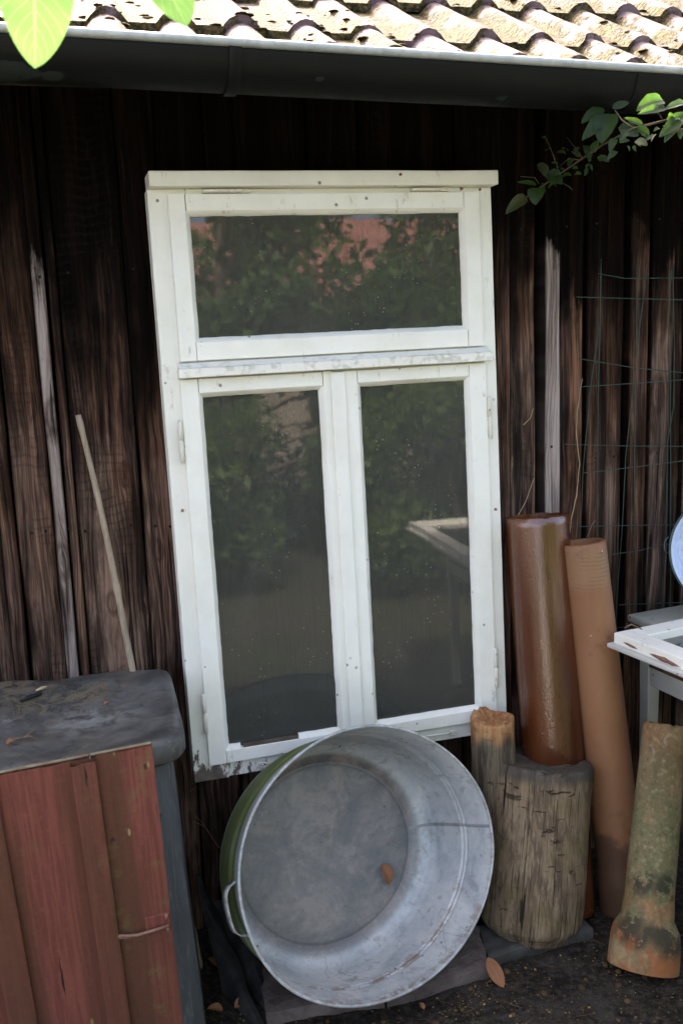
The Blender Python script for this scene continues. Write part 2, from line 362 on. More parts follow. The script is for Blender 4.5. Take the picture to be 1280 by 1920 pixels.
def mk_lid():
    m = Mat('grey_plastic_lid'); n1 = m.noise(m.co, 5, 6, .65, .6); n2 = m.noise(m.co, 40, 5, .65); n3 = m.noise(m.co, 180, 3)
    col = m.ramp(n1, [(.36, (.032, .034, .033)), (.5, (.072, .075, .072)), (.62, (.115, .116, .112))])
    dr = m.attr('dirt'); col = m.mix(m.mul(dr, m.rng(m.noise(m.co, 11, 7, .7, .7), .42, .62)), col, m.mix(n2, (.09, .075, .05), (.19, .165, .12)))
    pale = m.blob((.055, 2.06, .755), .09, 1.3, .5, 12, (1, 1.2, 1)); col = m.mix(m.mul(m.mul(pale, m.rng(m.noise(m.co, 26, 6, .7), .38, .54)), .8), col, m.mix(n2, (.16, .16, .155), (.30, .30, .285)))
    stn = m.rng(m.noise(m.map(m.co, (1, 1.4, 1)), 17, 7, .75, .4), .55, .63); col = m.mix(m.mul(stn, .45), col, (.16, .155, .135)); stn2 = m.rng(m.noise(m.co, 14, 7, .72, .9), .43, .37); col = m.mix(m.mul(stn2, .6), col, (.022, .023, .022))
    vein = m.mul(m.rng(m.math('ABSOLUTE', m.sub(m.noise(m.co, 12, 6, .7, 1.), .5)), .022, .004), m.attr('dirt')); col = m.mix(m.mul(vein, .7), col, (.02, .021, .02))
    spk = m.rng(m.voro(m.co, 60), .08, .04); spk = m.mul(spk, m.rng(m.noise(m.co, 8, 3), .52, .62)); col = m.mix(m.mul(spk, .6), col, (.33, .29, .19))
    MT['lid'] = m.done(m.pbr(col, m.rng(n2, .3, .7, .40, .58), m.bump(m.add(n2, m.mul(n3, .4)), .18, .003), 0, .45))
    m = Mat('grey_bin_side'); n1 = m.noise(m.map(m.co, (10, 10, 1.6)), 1, 6, .65); n2 = m.noise(m.map(m.co, (70, 70, 16)), 1, 5, .65)
    col = m.ramp(n1, [(.3, (.040, .044, .048)), (.55, (.075, .082, .088)), (.75, (.12, .125, .12))])
    col = m.mix(m.mul(m.rng(n2, .5, .7), .5), col, (.16, .16, .14))
    sp = m.rng(m.noise(m.co, 13, 2, .4), .66, .69); col = m.mix(sp, col, (.014, .015, .016))
    MT['bin'] = m.done(m.pbr(col, .7, m.bump(n2, .3, .003), 0, .3))
mk_lid()

def mk_red():
    m = Mat('weathered_red_paint'); x, y, z = m.sep(m.co)
    g = m.noise(m.map(m.co, (110, 60, 5)), 1, 5, .6, .2); bl = m.noise(m.map(m.co, (9, 9, 2.2)), 1, 6, .65); f = m.noise(m.co, 70, 5, .65)
    col = m.mix(m.rng(g, .40, .62), (.150, .046, .034), (.215, .070, .050))
    col = m.mix(m.mul(m.rng(f, .5, .7), .3), col, (.28, .10, .08))
    br = m.attr('brown'); bm_ = m.math('MULTIPLY', br, m.rng(bl, .28, .62, .55, 1.), clamp=True)
    col = m.mix(bm_, col, m.mix(f, (.068, .034, .018), (.125, .056, .032)))
    gs = m.mul(m.rng(m.noise(m.co, 16, 5, .7), .56, .64), m.rng(bl, .45, .6)); col = m.mix(m.mul(gs, .45), col, (.15, .13, .05))
    ck = m.rng(m.noise(m.map(m.co, (95, 40, 5.5)), 1, 4, .6), .675, .70); col = m.mix(ck, col, (.03, .017, .012))
    nh = m.mul(m.rng(m.voro(m.map(m.co, (1, 1, .5)), 17), .10, .06), m.rng(f, .40, .5)); col = m.mix(m.mul(nh, .85), col, (.035, .014, .010))
    yl = m.mul(m.rng(m.voro(m.map(m.co, (1, 1, .35)), 26), .10, .05), m.rng(bl, .46, .56)); col = m.mix(m.mul(yl, .7), col, (.33, .30, .14))
    MT['red'] = m.done(m.pbr(col, .62, m.bump(m.sub(m.mul(g, .7), m.mul(ck, 1.5)), .4, .003), 0, .3))
mk_red()

simple('pale_cut_edge', (.24, .235, .15), (.15, .09, .065), 20, .8, .3)
simple('rusty_iron', (.16, .075, .05), (.26, .15, .115), 30, .75, .5, 90, .4)
simple('rust_stain', (.15, .075, .035), (.22, .13, .07), 20, .8, .4)
simple('dark_slate', (.013, .0135, .014), (.036, .036, .035), 9, .75, .7, 34, .25, sxyz=(2, 2, .6))
simple('brown_sandstone', (.075, .060, .054), (.165, .135, .125), 9, .9, .9, 45, .15, bd=.008)
simple('grey_slab_stone', (.035, .036, .034), (.075, .074, .068), 9, .7, .6, 50, .35)
simple('bamboo_cane', (.23, .18, .125), (.36, .29, .21), 18, .55, .3, 80, .4, sxyz=(3, 3, .5))
simple('lath_wood', (.14, .09, .07), (.26, .20, .17), 12, .8, .4, 70, .2, sxyz=(4, 4, .4))
simple('mesh_green_coating', (.007, .030, .023), (.016, .052, .040), 30, .45, .2, 90, .5)
simple('twig_bark', (.10, .062, .038), (.22, .15, .095), 25, .8, .5, 90)
simple('vine_stem_bark', (.05, .04, .026), (.11, .09, .06), 25, .8, .5, 90)
simple('straw_stem', (.32, .23, .12), (.42, .32, .19), 25, .7, .4, 90)
simple('pale_splinter', (.42, .33, .2), (.55, .45, .3), 25, .7, .4, 90)
simple('blue_white_enamel', (.50, .60, .80), (.56, .66, .84), 5, .22, .04, 60, .55)
simple('dark_enamel_rim', (.012, .03, .032), (.02, .05, .05), 20, .25, .1, 60, .6)
simple('steel_wire', (.42, .43, .42), (.56, .57, .56), 30, .35, .2, 90, .5, .6)
simple('soffit_boards', (.012, .009, .008), (.03, .02, .016), 8, .8, .4, 60, .2)
simple('chimney_plaster', (.16, .14, .115), (.22, .20, .165), 4, .85, .2)
simple('tree_bark', (.07, .055, .04), (.14, .11, .085), 10, .9, .6, 40, .2, sxyz=(2, 2, .5))

simple('black_iron', (.010, .007, .006), (.022, .014, .011), 30, .7, .4, 90, .2)
def mk_gutter():
    m = Mat('painted_gutter'); n1 = m.noise(m.map(m.co, (1.5, 6, 6)), 1, 5); n2 = m.noise(m.co, 45, 5, .65)
    col = m.mix(n1, (.0040, .0046, .0044), (.0075, .0084, .0079)); col = m.mix(m.mul(m.rng(n2, .55, .72), .35), col, (.013, .015, .014))
    p = None
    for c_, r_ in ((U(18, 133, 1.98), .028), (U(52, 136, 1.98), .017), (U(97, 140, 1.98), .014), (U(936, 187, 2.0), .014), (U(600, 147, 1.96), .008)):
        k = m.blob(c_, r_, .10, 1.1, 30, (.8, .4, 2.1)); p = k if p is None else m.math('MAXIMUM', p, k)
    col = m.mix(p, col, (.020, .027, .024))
    MT['gutter'] = m.done(m.pbr(col, m.rng(n2, .3, .7, .46, .6), m.bump(n2, .12, .003), 0, .14))
mk_gutter()

simple('zinc_edge', (.30, .33, .32), (.38, .41, .40), 20, .42, .1, 60, .5, .3)
def mk_roof():
    m = Mat('old_clay_pantile'); n1 = m.noise(m.co, 4, 5); n2 = m.noise(m.co, 60, 5, .7); n3 = m.noise(m.co, 13, 6, .72)
    r = m.attr('rnd')
    col = m.mix(r, (.115, .080, .086), (.16, .122, .130)); col = m.mix(m.mul(m.rng(n2, .5, .7), .5), col, (.20, .175, .18))
    lich = m.rng(m.noise(m.co, 38, 5, .7), .60, .66); col = m.mix(m.mul(lich, .6), col, (.155, .15, .135))
    mm = m.add(n3, m.add(m.mul(m.attr('valley'), .16), m.mul(m.attr('low'), .07))); mk = m.rng(mm, .575, .655)
    moss = m.ramp(m.noise(m.co, 75, 4, .7), [(.36, (.010, .010, .005)), (.5, (.050, .043, .015)), (.62, (.125, .088, .042))])
    col = m.mix(mk, col, moss); dk = m.rng(m.noise(m.co, 130, 3, .6), .66, .72); col = m.mix(m.mul(dk, .5), col, (.035, .028, .022))
    MT['roof'] = m.done(m.pbr(col, .88, m.bump(m.add(m.mul(n2, .5), m.mul(m.mul(mk, m.noise(m.co, 120, 3)), 2.4)), .7, .006), 0, .2))
    m = Mat('roof_moss'); n = m.noise(m.co, 130, 4, .7); r = m.attr('rnd')
    col = m.mix(n, (.045, .038, .018), m.mix(r, (.125, .105, .042), (.15, .098, .06)))
    MT['moss'] = m.done(m.pbr(col, .95, m.bump(n, 1., .006), 0, .1))
    m = Mat('far_red_tiles'); x, y, z = m.sep(m.co); s1 = m.math('SINE', m.mul(z, 26)); n = m.noise(m.co, 3, 4)
    MT['farroof'] = m.done(m.pbr(m.mix(m.rng(n, .3, .7), (.20, .085, .075), (.27, .14, .125)), .85, m.bump(s1, .6, .04), 0, .2))
mk_roof()

def mk_leaf(name, c1, c2, vein, trans=.45, tcol=None, rough=.45, freq=11, brown=0.):
    m = Mat(name); u, v, _ = m.sep(m.uv()); au = m.math('ABSOLUTE', m.sub(u, .5))
    n1 = m.noise(m.co, 40, 4); n2 = m.noise(m.co, 260, 3)
    mid = m.rng(au, .030, .008); sv = m.math('SINE', m.mul(m.sub(v, m.mul(au, .55)), freq*6.283)); side = m.rng(sv, .86, .99)
    vn = m.math('MAXIMUM', mid, m.mul(side, .6))
    col = m.mix(n1, c1, c2); col = m.mix(m.mul(vn, .6), col, vein)
    if brown: col = m.mix(m.mul(m.rng(m.noise(m.co, 60, 5, .7), .50, .60), brown), col, (.09, .05, .02))
    nr = m.bump(m.add(m.mul(vn, -1.), m.mul(n2, .2)), .4, .002)
    p = m.pbr(col, rough, nr, 0, .35)
    t = m.n('BsdfTranslucent', {'Color': m.mix(m.mul(vn, .4), tcol or c2, vein), 'Normal': nr})
    MT[name] = m.done(m.n('MixShader', {0: trans, 1: p, 2: t}))
mk_leaf('magnolia_leaf', (.045, .105, .022), (.06, .125, .032), (.26, .34, .15), .5, (.098, .205, .050), .5, 9)
mk_leaf('vine_leaf', (.016, .034, .013), (.026, .050, .018), (.05, .07, .03), .45, (.10, .22, .025), .5, 8)
mk_leaf('withering_vine_leaf', (.02, .034, .013), (.03, .045, .016), (.06, .06, .03), .3, (.2, .22, .06), .5, 8, .9)
mk_leaf('dry_brown_leaf', (.20, .085, .040), (.30, .14, .065), (.36, .20, .10), .15, (.3, .12, .05), .7, 8)
mk_leaf('tree_leaf', (.038, .078, .022), (.075, .13, .034), (.09, .14, .05), .4, (.16, .28, .05), .45, 5)
mk_leaf('hedge_leaf', (.05, .095, .022), (.10, .16, .035), (.12, .17, .06), .4, (.2, .32, .05), .5, 5)

def mk_ground():
    m = Mat('dark_soil_and_lawn'); x, y, z = m.sep(m.co)
    n1 = m.noise(m.co, 7, 6, .65); n2 = m.noise(m.co, 55, 6, .7); n3 = m.noise(m.co, 210, 4, .6)
    col = m.ramp(n2, [(.34, (.006, .0055, .005)), (.5, (.022, .019, .016)), (.64, (.062, .052, .042))])
    col = m.mix(m.mul(m.rng(n1, .45, .65), .6), col, (.060, .055, .048))
    col = m.mix(m.mul(m.rng(m.noise(m.co, 18, 5, .7), .56, .66), .35), col, (.050, .062, .024))
    bits = m.mul(m.rng(m.voro(m.co, 120), .17, .09), m.rng(m.noise(m.co, 9, 4), .48, .6)); col = m.mix(m.mul(bits, .75), col, m.mix(n3, (.20, .13, .05), (.34, .27, .12)))
    yard = m.rng(m.add(y, m.mul(m.sub(n1, .5), .9)), .9, .3)
    gcol = m.mix(n2, (.034, .032, .022), (.075, .068, .05)); gcol = m.mix(m.mul(m.rng(m.noise(m.co, 1.3, 5, .6), .5, .62), .7), gcol, m.mix(n2, (.025, .036, .013), (.05, .068, .025))); col = m.mix(yard, col, gcol)
    MT['ground'] = m.done(m.pbr(col, .95, m.bump(m.add(n2, m.mul(n3, .5)), .8, .012), 0, .15))
    m = Mat('litter_flakes'); r = m.attr('rnd')
    col = m.ramp(r, [(0, (.018, .013, .009)), (.4, (.05, .032, .018)), (.7, (.11, .07, .032)), (.9, (.21, .155, .06)), (1, (.27, .23, .12))])
    MT['litter'] = m.done(m.pbr(col, .85, None, 0, .2))
mk_ground()

# ------------------------------------------------------------------ ground
def axis_vals(lo, hi, step, far):
    v = [lo+i*step for i in range(int((hi-lo)/step)+1)]; a = []; d = step*2; q = lo
    while q > -far: q -= d; a.append(q); d *= 1.6
    b = []; d = step*2; q = v[-1]
    while q < far: q += d; b.append(q); d *= 1.6
    return a[::-1]+v+b
def gz(x, y):
    near = sst(-1.0, .5, y)*sst(3.2, 2.6, y)
    h = fbm((x, y, 0), 3.0, 4)*.008*near + fbm((x, y, 4), 22, 3)*.004*near
    return h - .004
mb = MB()
mb.grid([[(x, y, gz(x, y)) for x in axis_vals(-.6, 2.4, .022, 70)] for y in axis_vals(1.0, 2.5, .022, 70)], uv=False)
tag(mb.build('ground', MT['ground']), kind='structure')

simple('added_path_concrete', (.60, .585, .56), (.70, .68, .65), 5, .85, .3, 40)  # pale strip behind the camera, added to put a highlight on the glazed pipe
mb = MB(); mb.grid([[(x0+(x1-x0)*i/6, y, gz(x0+(x1-x0)*i/6, y)+.022) for i in range(7)] for (x0, x1, y) in ((-6.6, -5.6, -12), (-3.6, -2.8, -6), (-1.95, -1.2, -3), (-.95, -.25, -.9))], uv=False)
tag(mb.build('added_path', MT['added_path_concrete']), kind='structure')

# ------------------------------------------------------------------ the shed
WY = 2.405                                                        # front face of the recessed boards
shed = thing('wooden_shed', (1.0, 2.6, 0), 'dark weathered wooden shed with mossy pantile roof behind all the stored salvage', 'shed')
def wx(u): return U(u, 900, WY).x
def wz(u, v): return U(u, v, WY).z
strips = []   # u0, u1, proud, fade pixel row, strength, tone, fade length (m)
for s in [(-160, -62, 0, 700, .8, .5, .5), (-66, -8, .02, 760, .8, .5, .5), (-12, 23, .012, 930, .75, .35, .4),
          (23, 96, 0, 680, .8, .28, .55), (93, 119, .022, 565, 1., 1.0, .10), (119.5, 140, .019, 640, .9, .35, .3), (138, 264, .002, 760, .85, .45, .42), (262, 332, .011, 850, .8, .42, .5),
          (331, 420, 0, 900, .7, .4, .4), (418, 470, .02, 800, .7, .5, .4), (468, 600, 0, 900, .7, .4, .4), (598, 690, .01, 900, .6, .4, .4), (688, 740, .022, 800, .7, .5, .4), (738, 860, 0, 900, .6, .4, .4),
          (858, 955, .012, 640, .8, .25, .5), (953, 1003, .004, 590, .95, .5, .35), (1013, 1043, .022, 520, 1., 1.0, .07), (1043, 1089, .006, 610, .95, .05, .12),
          (1094, 1131, .010, 660, .6, .12, .4), (1129, 1163, .002, 720, .7, .40, .5), (1170, 1206, .012, 600, .75, .10, .25), (1207, 1248, .018, 580, .95, .70, .14), (1252, 1272, 0, 640, .5, .2, .3), (1271, 1300, .016, 540, .95, .8, .2)]:
    strips.append((wx(s[0]), wx(s[1]), s[2], wz(s[0], s[3])+(.11 if s[5] < .9 else 0), min(1, s[4]*1.18), *s[5:]))
x = strips[-1][1]; k = 0
while x < 4.6:
    wd = random.choice((.045, .11, .09, .13)); strips.append((x+.004, x+wd, random.choice((0, .008, .02)), 1.45+random.uniform(-.2, .2), .85, random.random(), .35)); x += wd
x = strips[0][0]
while x > -2.6:
    wd = random.choice((.05, .12, .15, .1)); strips.append((x-wd, x-.004, random.choice((0, .008, .02)), 1.45+random.uniform(-.2, .2), .85, random.random(), .4)); x -= wd
mb = MB(); ZT = 2.205
for i, (x0, x1, pr, fz, fs, tn, fl) in enumerate(strips):
    mb.cur = {'rnd': random.random(), 'fadez': fz, 'fades': fs, 'tone': tn, 'fadelen': fl}
    yf = WY-pr; NZ = 60; sd = i*3.7; rows = []
    vis = -.4 < x0 < 2.2
    for j in range((NZ if vis else 2)+1):
        z = -.05 + (ZT+.05)*j/(NZ if vis else 2)
        e0 = mn.noise(Vector((sd, z*3, 0)))*.003; e1 = mn.noise(Vector((sd+9, z*3, 0)))*.003; by = mn.noise(Vector((sd+4, z*1.3, 2)))*.004
        a, b = x0+e0+.0015, x1+e1-.0022; bev = .004
        row = [(a, WY+.044, z), (a, yf+bev+by, z), (a+bev, yf+by, z), ((a+b)/2, yf+by-.001, z), (b-bev, yf+by, z), (b, yf+bev+by, z), (b, WY+.044, z)]
        ids = []
        for q_, p_ in enumerate(row):
            mb.cur['fades'] = fs if 1 < q_ < 5 else .12; ids.append(mb.vert(p_))
        rows.append(ids)
    for j in range(len(rows)-1):
        for q_ in range(6): mb.face([rows[j][q_], rows[j][q_+1], rows[j+1][q_+1], rows[j+1][q_]])
mb.cur = {'rnd': .5, 'fadez': 1, 'fades': .3, 'tone': .3, 'fadelen': .5}
mb.box((-2.6, WY+.045, -.05), (4.6, WY+.06, ZT))                   # sheathing behind the gaps
mb.box((-2.6, WY+.06, -.05), (-2.56, 5.6, 2.3)); mb.box((4.56, WY+.06, -.05), (4.6, 5.6, 2.3)); mb.box((-2.55, 5.56, -.05), (4.55, 5.6, 2.3))
o = mb.build('plank_wall', MT['wood'], smooth=True, auto=35); keep(o, shed)

for u, v in ((60, 1000), (86, 996), (130, 988), (160, 996), (245, 984), (290, 985), (318, 986), (75, 520), (128, 512), (250, 505), (970, 870), (995, 868), (1026, 836), (1060, 862), (1112, 858), (1150, 856), (1186, 850), (1225, 848), (975, 430), (1060, 425), (1115, 420), (1190, 415), (1228, 412)):
    q = U(u, v, WY-.002); st_ = next((t for t in strips if t[0] <= q.x <= t[1]), None)
    if not st_: continue
    mb = MB(); mb.lathe((q.x, WY-st_[2]+.002, q.z), (0, -1, 0), [(0, .0036), (.0035, .0036), (.0048, .002), (.005, 0)], 9); keep(mb.build('nail', MT['black_iron']), shed)

# roof: rows of pantiles, each row stepping over the one below
PIT = math.tan(R(28)); EY, EZ = 2.025, 2.046; PW = .138
def crest(x): return max(0., (math.cos(2*math.pi*(x-.06)/PW)+.25)/1.25)**.75
mb = MB(); mossb = MB(); NROW = 9; EXPO = .285
for r in range(NROW):
    y0 = EY + (r*EXPO - .10 if r else 0); ln = (EXPO + .05) if r else (EXPO-.10+.05)
    nx = int(7.4/(PW/10)); ny = 5
    if r > 3: ny = 2
    def rp(i, j, low=0.):
        x = -2.7 + i*PW/10; t = j/ny; tile = math.floor(x/(PW*2)+r*.37)
        rr = mn.cell(Vector((tile*1.7+.5, r*3.1+.5, .5))); rr2 = mn.cell(Vector((tile*2.3+.5, r*5.1+.5, 7.5)))
        y = y0 + t*ln + (rr-.5)*.014; c = crest(x)
        z = EZ + (y-EY)*PIT +   .028*c + .019*(1-t) + (rr2-.5)*.006 + fbm((x, y, r), 9, 3)*.0025
        return Vector((x, y, z-low)), rr, c, t
    ix = []
    for j in range(-1, ny+1):
        row = []
        for i in range(nx):
            p, rr, c, t = rp(i, max(j, 0), .019 if j < 0 else 0)
            if j < 0: p.y += .004
            mb.cur = {'rnd': rr, 'valley': 1-c, 'low': 1-t}; row.append(mb.vert(p))
        ix.append(row)
    for j in range(len(ix)-1):
        for i in range(nx-1): mb.face([ix[j][i], ix[j][i+1], ix[j+1][i+1], ix[j+1][i]])
    if r < 3:
        for q in range(800 if r < 2 else 350):
            i = random.uniform(0, nx-1); cl = fbm((i*.02, r*3, 1), 1.7, 3)
            if cl < -.12: continue
            t = random.choice((random.random()**2.2, random.random())); 
            p, rr, c, _ = rp(int(i), 0); p2, *_ = rp(int(i), ny); P = p.lerp(p2, t)
            if c > .8 and random.random() < .7: continue
            s_ = random.uniform(.003, .010); sd = random.random()*50
            mossb.cur = {'rnd': random.random()}
            rows = []
            for a in range(4):
                ph = a/3*math.pi/2; rows.append([P+Vector((math.cos(th)*math.cos(ph)*s_*1.5, math.sin(th)*math.cos(ph)*s_*1.5, math.sin(ph)*s_*.45-.001))*1.0+Vector((1, 1, .5))*(s_*.35*mn.noise(Vector((th*2, ph*3, sd)))) for th in [b*2*math.pi/7 for b in range(7)]])
            rows = [[P+(q_-P)*(1) for q_ in row] for row in rows]
            mossb.grid(rows, True, uv=False)
roof = keep(mb.build('roof', MT['roof'], auto=50), shed)
ms = mossb.build('moss', MT['moss'], smooth=True); ms.parent = roof; ms.matrix_parent_inverse = Matrix.Translation(-shed.location) @ Matrix.Translation(shed.location); tag(ms, kind='stuff')
mb = MB(); RY = EY+NROW*EXPO-.1; RZ = EZ+(RY-EY)*PIT                # soffit boards under the tiles and the far slope
def sl(x0, x1, ya, za, yb, zb, th=.02): mb.hexa([(x0, ya, za-th), (x1, ya, za-th), (x1, yb, zb-th), (x0, yb, zb-th), (x0, ya, za), (x1, ya, za), (x1, yb, zb), (x0, yb, zb)])
sl(-2.7, 4.65, EY+.015, EZ-.03, RY, RZ-.02); sl(-2.7, 4.65, RY+.002, RZ-.02, 5.9, RZ-.02-(5.9-RY)*.5)
for k in range(9): xx = -2.4+k*.83; 0 and sl(xx, xx+.07, EY+.09, EZ-.052+.09*PIT-.03, RY-.1, RZ-.1*PIT-.075, .10)
keep(mb.build('rafters', MT['soffit_boards'], smooth=False), shed)

# gutter
gl, gr = U(115, 61, 1.945), U(1280, 137, 1.945); gs = (gr.z-gl.z)/(gr.x-gl.x); GY, GR = 2.018, .073
def lipz(x): return gl.z + (x-gl.x)*gs*.9
def arc(x, r, a0=0, a1=math.pi, n=18, dz=0): return [(x, GY-r*math.cos(a0+(a1-a0)*k/n), lipz(x)-r*.97*math.sin(a0+(a1-a0)*k/n)+dz) for k in range(n+1)]
mb = MB(); XS = [-2.7+i*.1 for i in range(74)]
mb.grid([arc(x, GR+mn.noise(Vector((x*.9, 0, 3)))*.0012) for x in XS], uv=False)
g = mb.build('gutter', MT['gutter']); so_ = g.modifiers.new('thick', 'SOLIDIFY'); so_.thickness = .002; keep(g, shed)
def gchild(mb, name, mat):
    o = mb.build(name, mat); o.parent = g; o.matrix_parent_inverse = Matrix.Identity(4); return o
mb = MB(); mb.tube([(x, GY-GR-.001, lipz(x)+.002) for x in XS], .0085, 12); gchild(mb, 'rolled_edge', MT['zinc_edge'])
bx = U(440, 130, 1.96).x
for k in range(-3, 5):
    xb = bx + k*1.02
    mb = MB(); wv = .0125
    for rr in (GR+.0035,):
        rows = [[(q[0]+d, q[1], q[2]) for q in arc(xb, rr+.0015*(1 if abs(d) < .012 else 0), -.12, math.pi*.98, 18, 0)] for d in (-wv, -wv+.001, wv-.001, wv)]
        mb.grid(rows, uv=False)
    b = gchild(mb, 'gutter_bracket', MT['gutter']); sm = b.modifiers.new('thick', 'SOLIDIFY'); sm.thickness = .003
xj = U(1182, 160, 1.97).x
mb = MB(); mb.grid([arc(x_, GR+.0022, -.1, math.pi) for x_ in (xj, xj+.002, xj+.09, xj+.092)], uv=False)
b = gchild(mb, 'joint_sleeve', MT['gutter']); sm = b.modifiers.new('thick', 'SOLIDIFY'); sm.thickness = .0025

# ------------------------------------------------------------------ the old window leaning on the shed
T0 = Vector((.2688, 2.3315, CAMZ+.3013))
WR = Matrix(((.99996, .003842, -.007728), (-.003536, .999227, .039146), (.007872, -.039118, .999204)))
win = thing('old_window', T0, 'tall white three-pane wooden window leaning against the dark shed boards', 'window', rot=WR.to_euler())
WP, SP = MT['white_frame_paint'], MT['white_sash_paint']
def wav(x, s): return mn.noise(Vector((x*5, s, 0)))*.0012
def bar(mb, x0, x1, z0, z1, y0, y1, sd=0):   # a slightly uneven wooden bar, long side divided
    L = max(abs(x1-x0), abs(z1-z0)); n = max(2, int(L/.06)); ring = []
    hor = abs(x1-x0) > abs(z1-z0); rows = []
    for k in range(n+1):
        t = k/n
        if hor:
            q = x0+(x1-x0)*t; a, b = z0+wav(q, sd+1), z1+wav(q, sd+2); f = y0+wav(q, sd+3)
            rows.append([(q, f, a), (q, y1, a), (q, y1, b), (q, f, b)])
        else:
            q = z0+(z1-z0)*t; a, b = x0+wav(q, sd+1), x1+wav(q, sd+2); f = y0+wav(q, sd+3)
            rows.append([(a, f, q), (b, f, q), (b, y1, q), (a, y1, q)])
    ix = mb.grid(rows, True, uv=False); mb.face(list(reversed(ix[0]))); mb.face(ix[-1])
H = 1.39; W = .83; FT = .05
mb = MB()
bar(mb, 0, .085, -H, 0, 0, FT, 1); bar(mb, W-.08, W, -H, 0, 0, FT, 2); bar(mb, .0855, W-.0805, -.055, 0, .0005, FT-.001, 3)
bar(mb, .0855, W-.0805, -H+.002, -H+.075, .0006, FT-.001, 4); bar(mb, .0855, W-.0805, -.455, -.37, .0006, FT-.001, 5)
mb.build('outer_frame', WP, win, smooth=False, bevel=.0022)
mb = MB(); bar(mb, .003, W+.006, .0005, .034, -.032, FT-.004, 6); mb.build('cap_board', WP, win, smooth=False, bevel=.003)
mb = MB(); bar(mb, .0345, .805, -.418, -.397, -.036, -.0005, 7)
n = 12; rows = []
for k in range(n+1):
    q = .0365+(.803-.0365)*k/n; rows.append([(q, -.033, -.3967), (q, -.0006, -.3967), (q, -.0006, -.3845), (q, -.012, -.3845)])
ix = mb.grid(rows, True, uv=False); mb.face(list(reversed(ix[0]))); mb.face(ix[-1])
mb.build('transom_ledge', WP, win, smooth=False, bevel=.002)
def sash(name, x0, x1, z1, z0, gx0, gx1, gz1, gz0, sd, broken=False):
    yf, yb = -.013, -.0005
    mb = MB()
    bar(mb, x0, gx0-.010, z0, z1, yf, yb, sd); bar(mb, gx1+.010, x1, z0, z1, yf, yb, sd+11)
    bar(mb, gx0-.0086, gx1+.0086, gz1+.010, z1-.0004, yf+.0006, yb-.0004, sd+22); bar(mb, gx0-.0086, gx1+.0086, z0+.0004, gz0-.010, yf+.0006, yb-.0004, sd+33)
    s = mb.build(name, SP, win, smooth=False, bevel=.0016)
    # putty fillet sloping from the sash to the pane, with an uneven inner edge
    mb = MB()
    def strip(p0, p1, inward, ssd, a=0., b=1.):
        rows = []; L = (Vector(p1)-Vector(p0)).length; n = max(4, int(L/.012))
        for k in range(n+1):
            t = a+(b-a)*k/n; q = Vector(p0).lerp(Vector(p1), t); wv =   .0011*mn.noise(Vector((t*L*45, ssd, 1)))+.0008*mn.noise(Vector((t*L*14, ssd, 5)))
            o_ = q-Vector(inward)*.011; i_ = q+Vector(inward)*wv
            rows.append([(o_.x, -.0112, o_.z), (i_.x, -.0015, i_.z), (i_.x, .003, i_.z)])
        mb.grid(rows, uv=False); 
    strip((gx0, 0, gz0-.01), (gx0, 0, gz1+.01), (1, 0, 0), sd+.3); strip((gx1, 0, gz0-.01), (gx1, 0, gz1+.01), (-1, 0, 0), sd+1.3)
    strip((gx0-.01, 0, gz1), (gx1+.01, 0, gz1), (0, 0, -1), sd+2.3)
    if broken:
        strip((gx0-.01, 0, gz0), (gx1+.01, 0, gz0), (0, 0, 1), sd+3.3, 0, .13); strip((gx0-.01, 0, gz0), (gx1+.01, 0, gz0), (0, 0, 1), sd+3.3, .62, 1)
    else: strip((gx0-.01, 0, gz0), (gx1+.01, 0, gz0), (0, 0, 1), sd+3.3)
    mb.build('putty', SP, s)
    mb = MB(); mb.box((gx0-.012, .0032, gz0-.012), (gx1+.012, .0056, gz1+.012)); mb.build('glass_pane', MT['glass'], s, smooth=False)
    if broken:
        mb = MB(); q0 = gx0+.13*(gx1-gx0); q1 = gx0+.62*(gx1-gx0); mb.box((q0, -.009, gz0-.0105), (q1, .0031, gz0-.004)); tag(mb.build('bare_rebate', MT['broken_rebate'], s, smooth=False), 'bare rotten rebate where the putty has fallen out')
    return s
simple('broken_rebate', (.06, .045, .035), (.15, .12, .09), 30, .9, .5)
sash('upper_sash', .043, .793, -.0125, -.381, .091, .743, -.060, -.329, 3)
ls = sash('left_sash', .0375, .3975, -.421, -1.348, .089, .366, -.464, -1.306, 50, True)
rs = sash('right_sash', .4255, .796, -.4225, -1.347, .470, .741, -.463, -1.305, 90)
mb = MB(); bar(mb, .393, .4285, -1.345, -.424, -.0205, -.0135, 140); mb.build('cover_strip', SP, win, smooth=False, bevel=.003)
def hinge(x, z0, z1, lab=None):
    mb = MB(); r = .0058; zm = (z0+z1)/2+.002
    for a, b in ((z0, zm-.0008), (zm+.0008, z1)):
        mb.lathe((x, -.0135, a), (0, 0, 1), [(-.003, .0), (-.002, r*.6), (0, r), (b-a, r), (b-a+.002, r*.6), (b-a+.003, 0)], 12)
    mb.box((x-.012, -.0145, z0+.004), (x-.001, -.0005, z1-.004)) if False else None
    return mb.build('hinge', MT['hinge'], win)
m = Mat('painted_hinge'); n_ = m.noise(m.map(m.co, (120, 120, 60)), 1, 4, .7); MT['hinge'] = m.done(m.pbr(m.mix(m.rng(n_, .60, .68), (.62, .61, .52), (.26, .14, .06)), .5, m.bump(n_, .3, .002)))
for x_, a, b in ((.0305, -.609, -.5154), (.0355, -1.262, -1.168), (.8015, -.610, -.509), (.7965, -1.261, -1.160)): hinge(x_, a, b)
for a, b in ((.1218, .2315), (.6194, .7152)):
    mb = MB(); mb.box((a, -.008, -.0105), (b, -.0004, -.001)); mb.tube([(a+.001, -.011, -.006), (b-.02, -.011, -.006)], .0042, 8); mb.build('hinge', MT['hinge'], win, bevel=.001)
